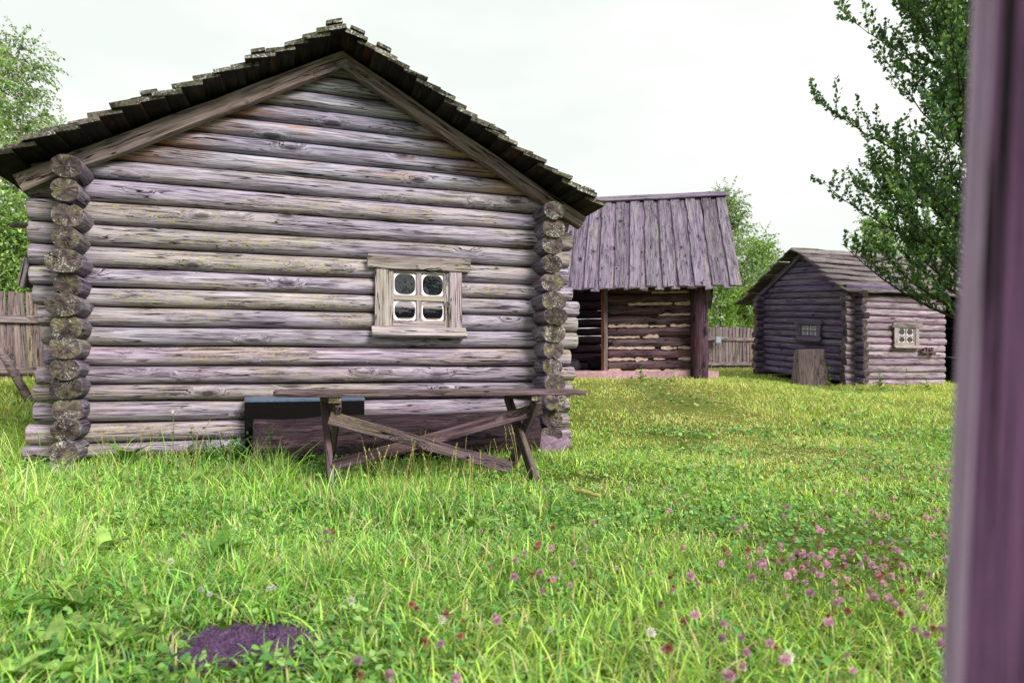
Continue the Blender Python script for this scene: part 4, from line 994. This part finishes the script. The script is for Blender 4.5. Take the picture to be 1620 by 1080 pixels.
def blades(n, ylo, yhi, wfac, hbase, width, segs, seed, xmin=-99, xmax=99, bendk=1.0):
    rng = np.random.default_rng(seed)
    y = np.sqrt(rng.uniform(ylo ** 2, yhi ** 2, n)); x = rng.uniform(-1, 1, n) * wfac * y + 0.0
    # gather part of the blades in tufts
    m = rng.random(n) < 0.5; tn = max(1, n // 14); tx = rng.uniform(-1, 1, tn); ty = np.sqrt(rng.uniform(ylo ** 2, yhi ** 2, tn)); tx = tx * wfac * ty
    ti = rng.integers(0, tn, n); x = np.where(m, tx[ti] + rng.normal(0, 0.03, n), x); y = np.where(m, ty[ti] + rng.normal(0, 0.03, n), y)
    clump = fbm(x + 50, y + 50, 1.1, 7); lush = fbm(x + 90, y + 30, 0.5, 8)
    dens = np.clip(0.45 + 1.3 * (clump - 0.25), 0.25, 1)
    keep = (~blocked(x, y)) & (rng.random(n) < dens) & (x > xmin) & (x < xmax)
    x, y, clump, lush, m, ti = x[keep], y[keep], clump[keep], lush[keep], m[keep], ti[keep]; n = len(x)
    tall = wall_tall(x, y)
    hgt = hbase * (0.25 + 1.25 * clump) * rng.uniform(0.4, 1.45, n) * (1 + 0.7 * tall * np.clip(-x + 0.3, 0, 1)) * np.where(m, 1.15, 0.95)
    hgt *= 1 - 0.42 * np.clip((x - 0.1) / 1.0, 0, 1) * np.clip((y - 1.6) / 1.2, 0, 1)
    yard = np.clip((y - 7.5) / 3, 0, 1); 
    # worn track across the yard
    tw = np.exp(-((x - (2.9 - (y - 8) * 0.10)) / 0.95) ** 2) * np.clip((y - 5.0) / 1.5, 0, 1) * 0.85; hgt *= 1 - 0.7 * tw
    und = inside_box(x, y, T0, TA, TB, 0.1, TL - 0.05, 0.0, TW + 1.1) | inside_box(x, y, T0, TA, TB, 0.0, TL, -0.35, 0.02) | inside_box(x, y, CL, A, D, 1.3, WID + 0.2, -0.95, 0.0); hgt *= np.where(und, 0.5, 1.0)
    w = width * rng.uniform(0.6, 1.35, n)
    az = rng.uniform(0, 2 * np.pi, n); az = np.where(m, np.random.default_rng(seed + 1).uniform(0, 6.28, tn)[ti] + rng.normal(0, 0.9, n), az)
    bend = rng.uniform(0.2, 1.55, n) * bendk
    dirx, diry = np.cos(az), np.sin(az); faz = az + rng.normal(0, 0.5, n) + np.pi / 2; sx, sy = np.cos(faz), np.sin(faz)
    z0 = ground_np(x, y) - 0.01
    rows = []; k = segs + 1
    for i in range(segs):
        u = i / segs; ang = bend * u * 1.15; rx = hgt * np.sin(ang) * u; rz = hgt * u * np.cos(ang * 0.75)
        ww = w * 0.5 * (1 - 0.55 * u ** 1.5)
        cx, cy, cz = x + dirx * rx, y + diry * rx, z0 + rz
        rows.append(np.stack([cx - sx * ww, cy - sy * ww, cz], 1)); rows.append(np.stack([cx + sx * ww, cy + sy * ww, cz], 1))
    ang = bend * 1.15; rx = hgt * np.sin(ang); rz = hgt * np.cos(ang * 0.75); rows.append(np.stack([x + dirx * rx, y + diry * rx, z0 + rz], 1))
    nv = 2 * segs + 1; v = np.stack(rows, 1).reshape(-1, 3)
    i0 = np.arange(n)[:, None] * nv; tr = []
    for i in range(segs - 1):
        a = 2 * i; tr += [i0 + [a, a + 1, a + 3], i0 + [a, a + 3, a + 2]]
    a = 2 * (segs - 1); tr.append(i0 + [a, a + 1, a + 2]); t = np.concatenate(tr, 0)
    ci = np.clip((lush * 3.4 + rng.normal(0, 1.3, n) + 1.0), 0, 5.99).astype(int); c = GC[ci] * (0.42 + 1.0 * rng.random((n, 1)) ** 1.2)
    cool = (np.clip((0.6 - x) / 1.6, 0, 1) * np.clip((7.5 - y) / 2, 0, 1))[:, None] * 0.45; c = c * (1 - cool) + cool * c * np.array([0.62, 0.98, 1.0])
    dry = rng.random(n) < (0.09 + 0.25 * tw + 0.12 * (1 - lush) + 0.18 * yard * (0.4 + clump)); c = np.where(dry[:, None], DRY * rng.uniform(0.6, 1.1, (n, 1)), c)
    c = c * (1 - 0.65 * tw[:, None]) + 0.65 * tw[:, None] * np.array(lin((232, 226, 158))[:3])
    yl = (np.clip((y - 6.3) / 6, 0, 1) * np.clip(0.1 + 0.95 * fbm(x + 11, y + 5, 0.8, 12), 0, 1))[:, None] * 0.62; c = c * (1 - yl) + yl * np.array(lin((218, 222, 122))[:3])
    return v, t, np.repeat(c, nv, 0)
def grass(name, label, *a, **k):
    v, t, c = blades(*a, **k); tag(put(name, np_mesh(name, v, t, c, M['blade'])), label, 'grass', None, 'stuff')
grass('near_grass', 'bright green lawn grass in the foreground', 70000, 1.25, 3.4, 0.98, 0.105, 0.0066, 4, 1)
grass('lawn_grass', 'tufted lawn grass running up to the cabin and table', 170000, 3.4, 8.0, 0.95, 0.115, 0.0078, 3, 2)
grass('yard_grass', 'yellowish mown grass across the yard', 230000, 8.0, 14.0, 0.92, 0.12, 0.011, 2, 3, xmin=-8.5)
grass('far_grass', 'pale grass around the shed and barn', 110000, 14.0, 26.0, 0.85, 0.18, 0.024, 2, 4, xmin=2.0, xmax=16)
grass('tall_grass', 'long seeding grass along the cabin wall', 11000, 3.6, 7.0, 0.85, 0.21, 0.0060, 4, 9, xmin=-6, xmax=0.3, bendk=0.7)
grass('arching_grass', 'long arching grass blades in tufts across the front lawn', 4600, 1.5, 5.2, 0.95, 0.20, 0.0062, 5, 21, xmax=0.35, bendk=1.2)
# small round leaves low in the turf (clover and creepers)
def leaflets(n, ylo, yhi, wfac, size, seed):
    rng = np.random.default_rng(seed); y = np.sqrt(rng.uniform(ylo ** 2, yhi ** 2, n)); x = rng.uniform(-1, 1, n) * wfac * y
    d = fbm(x + 20, y + 70, 1.3, 17); keep = (~blocked(x, y)) & (rng.random(n) < np.clip((d - 0.35) * 4, 0.12, 1)); x, y = x[keep], y[keep]; n = len(x)
    h = ground_np(x, y) + rng.uniform(0.01, 0.075, n) * (1 + 0.8 * wall_tall(x, y)); k = 6
    s = size * rng.uniform(0.6, 1.4, n); tx, ty = rng.normal(0, 0.4, n), rng.normal(0, 0.4, n); az = rng.uniform(0, 6.28, n)
    vs_ = []
    for i in range(k):
        a = az + 2 * np.pi * i / k; e = 1 + 0.25 * (i % 2); ox, oy = s * np.cos(a) * e * 0.5, s * np.sin(a) * e * 0.5; vs_.append(np.stack([x + ox, y + oy, h + ox * tx + oy * ty], 1))
    v = np.stack(vs_, 1).reshape(-1, 3); i0 = np.arange(n)[:, None] * k; t = np.concatenate([i0 + [0, i, i + 1] for i in range(1, k - 1)], 0)
    C = np.array([lin(c)[:3] for c in ((104, 160, 78), (128, 180, 80), (90, 144, 74), (154, 192, 108))]); c = C[rng.integers(0, 4, n)] * rng.uniform(0.75, 1.2, (n, 1))
    return v, t, np.repeat(c, k, 0)
for nm, lb, a in (('clover_leaves', 'low clover leaves carpeting the foreground turf', (26000, 1.3, 4.5, 0.98, 0.019, 31)), ('creeping_leaves', 'small creeping leaves low in the turf before the cabin', (26000, 4.5, 8.6, 0.95, 0.026, 32)), ('yard_leaves', 'sparse low leaves in the yard grass beyond the table', (7000, 8.0, 14.0, 0.9, 0.04, 33))):
    v, t, c = leaflets(*a); tag(put(nm, np_mesh(nm, v, t, c, M['blade'])), lb, 'ground cover', None, 'stuff')

# ------------------------------------------------------------------ clover blossoms
def head_mesh(r, mat, seed):
    rnd = random.Random(seed); sp = Soup(); n = 34
    for i in range(n):
        z = 1 - 1.75 * (i + 0.5) / n; a = i * 2.399; q = math.sqrt(max(0, 1 - z * z)); d = V(q * math.cos(a), q * math.sin(a), z * 1.05 + 0.25).normalized()
        s = d.cross(V(0.3, 0.2, 1)).normalized(); L = r * rnd.uniform(0.85, 1.15); o = d * L * 0.25; w = r * 0.26
        sp.add(([o - s * w * 0.5, o + s * w * 0.5, o + d * L * 0.75 + s * w, o + d * L + V(0, 0, 0.1 * r), o + d * L * 0.75 - s * w], [(0, 1, 2, 3, 4)]))
    return sp.mesh('flower_head', mat, False)
def stem_mesh(h, seed):
    r = random.Random(seed); pts = [V(0, 0, -h), V(r.uniform(-.01, .01), r.uniform(-.01, .01), -h * 0.5), V(0, 0, 0)]; return mesh('stem', *tube(pts, [0.0017, 0.0015, 0.0013], 5), M['stem'])
def trifoil(r, seed):
    sp = Soup()
    for k in range(3):
        a = k * 2.094; c, s = math.cos(a), math.sin(a)
        P = [(0, 0, 0), (0.5, 0.38, 0.12), (1.0, 0.3, 0.1), (1.08, 0, 0.04), (1.0, -0.3, 0.1), (0.5, -0.38, 0.12)]
        sp.add(([V((x * c - y * s) * r, (x * s + y * c) * r, z * r) for x, y, z in P], [(0, 1, 2, 3), (0, 3, 4, 5)]))
    return sp.mesh('leaf', M['weed'], False)
HP = [head_mesh(0.0102, M['pink'], i) for i in range(3)]; HB = [head_mesh(0.0092, M['brownfl'], 10 + i) for i in range(2)]; HW = [head_mesh(0.009, M['whitefl'], 20 + i) for i in range(2)]
ST = [stem_mesh(0.20, i) for i in range(2)]; TF = [trifoil(0.02, 1)]
rf = random.Random(77)
def clover(px, py, kind, sc=1.0):
    hh = rf.uniform(0.10, 0.155)
    p = on_ground(px, py, hh)
    if abs(p.x) < 0.02 and p.y > 30: return
    g = ground(p.x, p.y)
    lab = {'p': ('pink clover blossom standing in the lawn', 'pink clover blossoms'), 'b': ('faded brown-red clover blossom standing in the lawn', 'faded clover blossoms'), 'w': ('white clover blossom standing in the lawn', 'white clover blossoms')}[kind]
    e = tag(empty('clover_flower', (p.x, p.y, g)), lab[0], 'flower', lab[1])
    top = Matrix.Translation((p.x, p.y, g + hh)) @ Matrix.Rotation(rf.uniform(-.35, .35), 4, 'X') @ Matrix.Rotation(rf.uniform(0, 6.28), 4, 'Z') @ Matrix.Scale(sc * rf.uniform(0.65, 1.3), 4)
    put('flower_head', rf.choice({'p': HP, 'b': HB, 'w': HW}[kind]), top, e)
    put('stem', rf.choice(ST), Matrix.Translation((p.x, p.y, g + hh)), e)
    if p.y < 4:
        put('leaf', TF[0], Matrix.Translation((p.x + rf.uniform(-.02, .02), p.y + rf.uniform(-.02, .02), g + hh * 0.6)) @ Matrix.Rotation(rf.uniform(0, 6), 4, 'Z'), e)
# the blossoms one can pick out, by where they stand in the photograph
for x, y, k in ((517, 842, 'p'), (528, 843, 'b'), (518, 857, 'p'), (566, 1050, 'p'), (570, 1072, 'b'), (706, 973, 'b'), (732, 985, 'b'), (728, 1010, 'b'), (697, 1022, 'p'), (672, 1016, 'b'), (616, 1075, 'p'), (722, 1077, 'p'), (775, 897, 'p'), (761, 880, 'b'), (815, 888, 'p'),
                (830, 876, 'p'), (848, 870, 'b'), (852, 862, 'b'), (854, 908, 'p'), (842, 912, 'b'), (868, 919, 'b'), (876, 918, 'p'), (903, 927, 'p'), (907, 894, 'p'), (813, 915, 'p'), (1060, 916, 'b'), (1046, 957, 'b'), (1083, 984, 'b'), (1099, 974, 'p'), (1058, 1028, 'b'), (1050, 1028, 'p'), (1104, 925, 'p'), (1122, 923, 'b'),
                (1145, 988, 'p'), (1127, 998, 'b'), (1143, 1015, 'p'), (1173, 1010, 'p'), (1218, 1018, 'p'), (1228, 1030, 'b'), (1242, 1048, 'p'), (1181, 1037, 'p'), (1175, 1057, 'p'), (1163, 1065, 'b'), (1153, 1070, 'p'), (1340, 1039, 'p'), (1349, 1066, 'p'), (1312, 988, 'p'), (1316, 973, 'b'), (1447, 998, 'p'), (1428, 973, 'p'), (1475, 996, 'b'), (1492, 1000, 'p'), (1465, 1008, 'p'), (1490, 1018, 'p'), (1424, 973, 'b'), (1418, 958, 'p'), (1244, 945, 'p')): clover(x, y, k, 1.1)
for i in range(72): clover(rf.gauss(1290, 62), rf.gauss(886, 17), rf.choice('pppppb'))
for i in range(46): clover(rf.gauss(1390, 62), rf.gauss(925, 26), rf.choice('pppppb'))
for i in range(52): clover(rf.uniform(1150, 1500), rf.uniform(770, 860), rf.choice('pppb'))
for i in range(30): clover(rf.uniform(1330, 1500), rf.uniform(690, 760), rf.choice('pppb'))
for i in range(26): clover(rf.uniform(900, 1160), rf.uniform(720, 960), rf.choice('ppb'))
for i in range(12): clover(rf.uniform(600, 900), rf.uniform(820, 1000), rf.choice('pb'))
for x, y in ((332, 942), (318, 935), (425, 935), (433, 930), (556, 952), (270, 890), (1030, 1002), (1248, 1040), (870, 1000), (700, 985)): clover(x, y, 'w', 1.15)

# ------------------------------------------------------------------ broad-leaved weeds
def leaf_mesh(L, W, mat, seed, curl=0.5, lobes=0.0):
    rnd = random.Random(seed); vs_, fs = [], []; n = 8
    for i in range(n + 1):
        u = i / n; w = W / 2 * (math.sin(math.pi * min(1, u ** 0.75)) ** 0.8) * (1 + lobes * (1 if i % 2 else -1)) + (0.0025 if i < n else 0)
        if u < 0.14: w = 0.004
        x = L * (u - 0.12 * curl * u * u); z = L * curl * (0.55 * u - 0.85 * u * u); ru = 0.06 * W * nz(u * 6, seed, 0)
        vs_ += [(x, -w, z + w * 0.35 + ru), (x, 0, z), (x, w, z + w * 0.35 - ru)]
    for i in range(n):
        a = i * 3; fs += [(a, a + 1, a + 4, a + 3), (a + 1, a + 2, a + 5, a + 4)]
    return mesh('leaf', vs_, fs, mat, None, True)
LB = [leaf_mesh(0.17, 0.058, M['broad'], i, 0.6) for i in range(3)]; LD = [leaf_mesh(0.24, 0.07, M['weed'], 10 + i, 0.6, 0.28) for i in range(2)]; LS = [leaf_mesh(0.10, 0.045, M['weed'], 20 + i, 0.5, 0.1) for i in range(2)]
rw = random.Random(88)
def rosette(px, py, nleaf, sc, kind, label):
    p = on_ground(px, py, 0.05); g = ground(p.x, p.y); e = tag(empty('broadleaf_weed', (p.x, p.y, g)), label, 'weed')
    nleaf += 3
    for k in range(nleaf):
        Mx = Matrix.Translation((p.x, p.y, g + 0.015)) @ Matrix.Rotation(k * 2.4 + rw.uniform(-.3, .3), 4, 'Z') @ Matrix.Rotation(-R(rw.uniform(15, 62)), 4, 'Y') @ Matrix.Scale(sc * rw.uniform(0.75, 1.2), 4)
        put('leaf', rw.choice({'b': LB, 'd': LD}[kind]), Mx, e)
for a in ((12, 850, 6, 1.3, 'b', 'pale broad-leaved weed at the far left of the lawn below the fence'), (125, 780, 5, 1.1, 'b', 'broad-leaved weed below the cabin corner stones'), (38, 815, 5, 1.0, 'b', 'yellow-green dock leaves between the corner stone and the pale weed'),
          (165, 866, 6, 0.9, 'b', 'light green weed rosette on the lawn left of the dirt patch'), (85, 1020, 7, 0.8, 'b', 'large-leaved weed left of the bare soil patch'), (185, 1010, 6, 0.75, 'b', 'weed rosette just beside the bare soil patch'), (130, 1062, 6, 0.7, 'b', 'low broad weed below the bare soil patch on its left'),
          (120, 960, 5, 0.8, 'd', 'jagged dandelion leaves uphill of the weed rosettes by the soil'), (748, 835, 7, 0.9, 'b', 'bright green rosette on the lawn below the middle of the table'), (930, 845, 6, 0.7, 'b', 'small bright rosette on the lawn right of the table legs'),
          (690, 862, 5, 0.7, 'b', 'pale round-leaved weed near the clover below the table'), (525, 745, 5, 1.2, 'd', 'jagged upright dandelion leaves beside the left table legs'), (200, 735, 5, 1.3, 'd', 'tall jagged leaves against the lowest wall logs'),
          (330, 760, 6, 0.9, 'b', 'broad weed in the long grass below the wall'), (800, 745, 6, 0.8, 'b', 'leafy weed under the table by its right legs'), (345, 880, 6, 0.8, 'd', 'dandelion rosette in the middle of the lawn'), (480, 800, 6, 0.8, 'b', 'leafy weed at the foot of the left table legs'), (1130, 1040, 6, 0.6, 'b', 'flat leafy rosette among the front clover')): rosette(*a)
for i in range(14):
    px, py = rw.uniform(0, 330), rw.uniform(800, 1075)
    if 240 < px and py > 960: continue
    p = on_ground(px, py, 0.05); g = ground(p.x, p.y); e = tag(empty('broadleaf_weed', (p.x, p.y, g)), 'small broad-leaved seedling rosette low in the grass left of the bare soil', 'weed', 'seedling rosettes in the grass')
    for k in range(6):
        put('leaf', rw.choice(LB), Matrix.Translation((p.x, p.y, g + 0.03)) @ Matrix.Rotation(k * 2.4 + rw.uniform(-.3, .3), 4, 'Z') @ Matrix.Rotation(-R(rw.uniform(20, 60)), 4, 'Y') @ Matrix.Scale(rw.uniform(0.45, 0.75), 4), e)
def tall_weed(px, py, hgt, nleaf, label, flower=None, sc=1.0):
    p = on_ground(px, py); g = ground(p.x, p.y); e = tag(empty('tall_weed', (p.x, p.y, g)), label, 'weed')
    pts = [V(p.x, p.y, g - .02), V(p.x + .01, p.y, g + hgt * .5), V(p.x + rw.uniform(-.03, .03), p.y, g + hgt)]
    put('stem', mesh('stem', *tube(pts, [0.004, 0.0034, 0.002], 5), M['stem']), None, e)
    for k in range(nleaf):
        u = 0.18 + 0.8 * k / nleaf; q = pts[0].lerp(pts[2], u)
        put('leaf', rw.choice(LS), Matrix.Translation(q) @ Matrix.Rotation(k * 2.2, 4, 'Z') @ Matrix.Rotation(-R(rw.uniform(5, 45)), 4, 'Y') @ Matrix.Scale(sc * (1.25 - 0.6 * u), 4), e)
    if flower:
        for k in range(7):
            q = pts[2] + V(rw.uniform(-.04, .04), rw.uniform(-.03, .03), rw.uniform(-.01, .02)); put('flower_head', HW[k % 2], Matrix.Translation(q) @ Matrix.Scale(1.0, 4), e)
tall_weed(428, 762, 0.46, 13, 'upright leafy weed before the left end of the thick log')
tall_weed(272, 752, 0.52, 8, 'tall white-flowered weed against the lower wall logs', True, 0.6)
tall_weed(305, 750, 0.42, 10, 'slender leafy weed beside the white-flowered weed', None, 0.7)
tall_weed(1312, 618, 0.62, 12, 'dark leafy weed between the chopping block and the barn corner', None, 1.4)
tall_weed(1392, 622, 0.4, 10, 'dark weed before the barn corner logs', None, 1.5)
tall_weed(1432, 618, 0.5, 10, 'slim weed before the pale barn front wall', None, 1.1)
tall_weed(1465, 622, 0.3, 9, 'low broad weed at the foot of the barn front', None, 1.5)
tall_weed(1013, 610, 0.35, 9, 'weed at the clay footing of the open shed', None, 1.3)
# creeper bush between wall and black box
rngc = np.random.default_rng(3); cb = cab(1.35, 0.36, 0); cb.z = ground(cb.x, cb.y)
P = rngc.normal(0, 1, (900, 3)) * np.array([0.17, 0.10, 0.10]); P[:, 2] = np.abs(P[:, 2]) * 1.1; P = P @ np.array([[A.x, A.y, 0], [N.x, N.y, 0], [0, 0, 1]]) + np.array(cb)
v, t, c = leaf_cloud(P, np.tile([0, 0, .3], (900, 1)), 0.035, rngc, [(62, 112, 36), (84, 138, 44), (50, 94, 40)], 0.3, 0.8, 0.8)
tag(put('creeper_bush', np_mesh('creeper', v, t, c, M['leaf'])), 'small dense green creeper at the wall beside the black box', 'plant')
# seed stalks
rs = random.Random(99)
def stalk_mesh(h, seed):
    r = random.Random(seed); sp = Soup(); dx, dy = r.uniform(-.12, .12), r.uniform(-.06, .06)
    pts = [V(dx * (u ** 2) * h * 2, dy * u * u * h * 2, h * u * (1 - .08 * u)) for u in (0, .25, .5, .75, 1)]
    sp.add(tube(pts, [0.0018, 0.0016, 0.0014, 0.0012, 0.0009], 4))
    for k in range(16):
        u = 0.74 + 0.26 * k / 16; q = pts[3].lerp(pts[4], (u - .75) / .25 if u > .75 else 0); a = k * 2.4; d = V(math.cos(a) * .6, math.sin(a) * .6, .9).normalized(); s = d.cross(V(0, 0, 1)).normalized(); L = 0.016
        sp.add(([q, q + d * L * .5 + s * .003, q + d * L, q + d * L * .5 - s * .003], [(0, 1, 2, 3)]))
    return sp.mesh('stalk', M['straw'], False)
SM = [stalk_mesh(0.42, i) for i in range(5)]
for (x0, x1, y0, y1, nn) in ((560, 840, 745, 800, 34), (120, 420, 735, 790, 22), (900, 1010, 690, 720, 8), (10, 250, 800, 960, 10), (600, 760, 800, 860, 8), (980, 1500, 622, 660, 16)):
    for i in range(nn):
        p = on_ground(rs.uniform(x0, x1), rs.uniform(y0, y1)); sc = rs.uniform(0.6, 1.25) * (0.8 if y1 < 700 else 1)
        if blocked(np.array([p.x]), np.array([p.y]))[0]: continue
        tag(put('grass_stalk', rs.choice(SM), Matrix.Translation((p.x, p.y, ground(p.x, p.y) - .01)) @ Matrix.Rotation(rs.uniform(0, 6.28), 4, 'Z') @ Matrix.Scale(sc, 4)), 'thin dry grass stalk with a seed head rising from the grass', 'grass stalk', 'dry seed stalks')
# pale stick on the lawn
p0 = on_ground(905, 777, 0.05); p1 = on_ground(950, 784, 0.05); mdl = p0.lerp(p1, .4) + V(0, 0, .015)
tag(put('stick', mesh('stick', *tube([p0, mdl, p1], [0.008, 0.017, 0.012], 7), M['straw'], None, True)), 'short pale stick lying on the grass right of the table', 'stick')
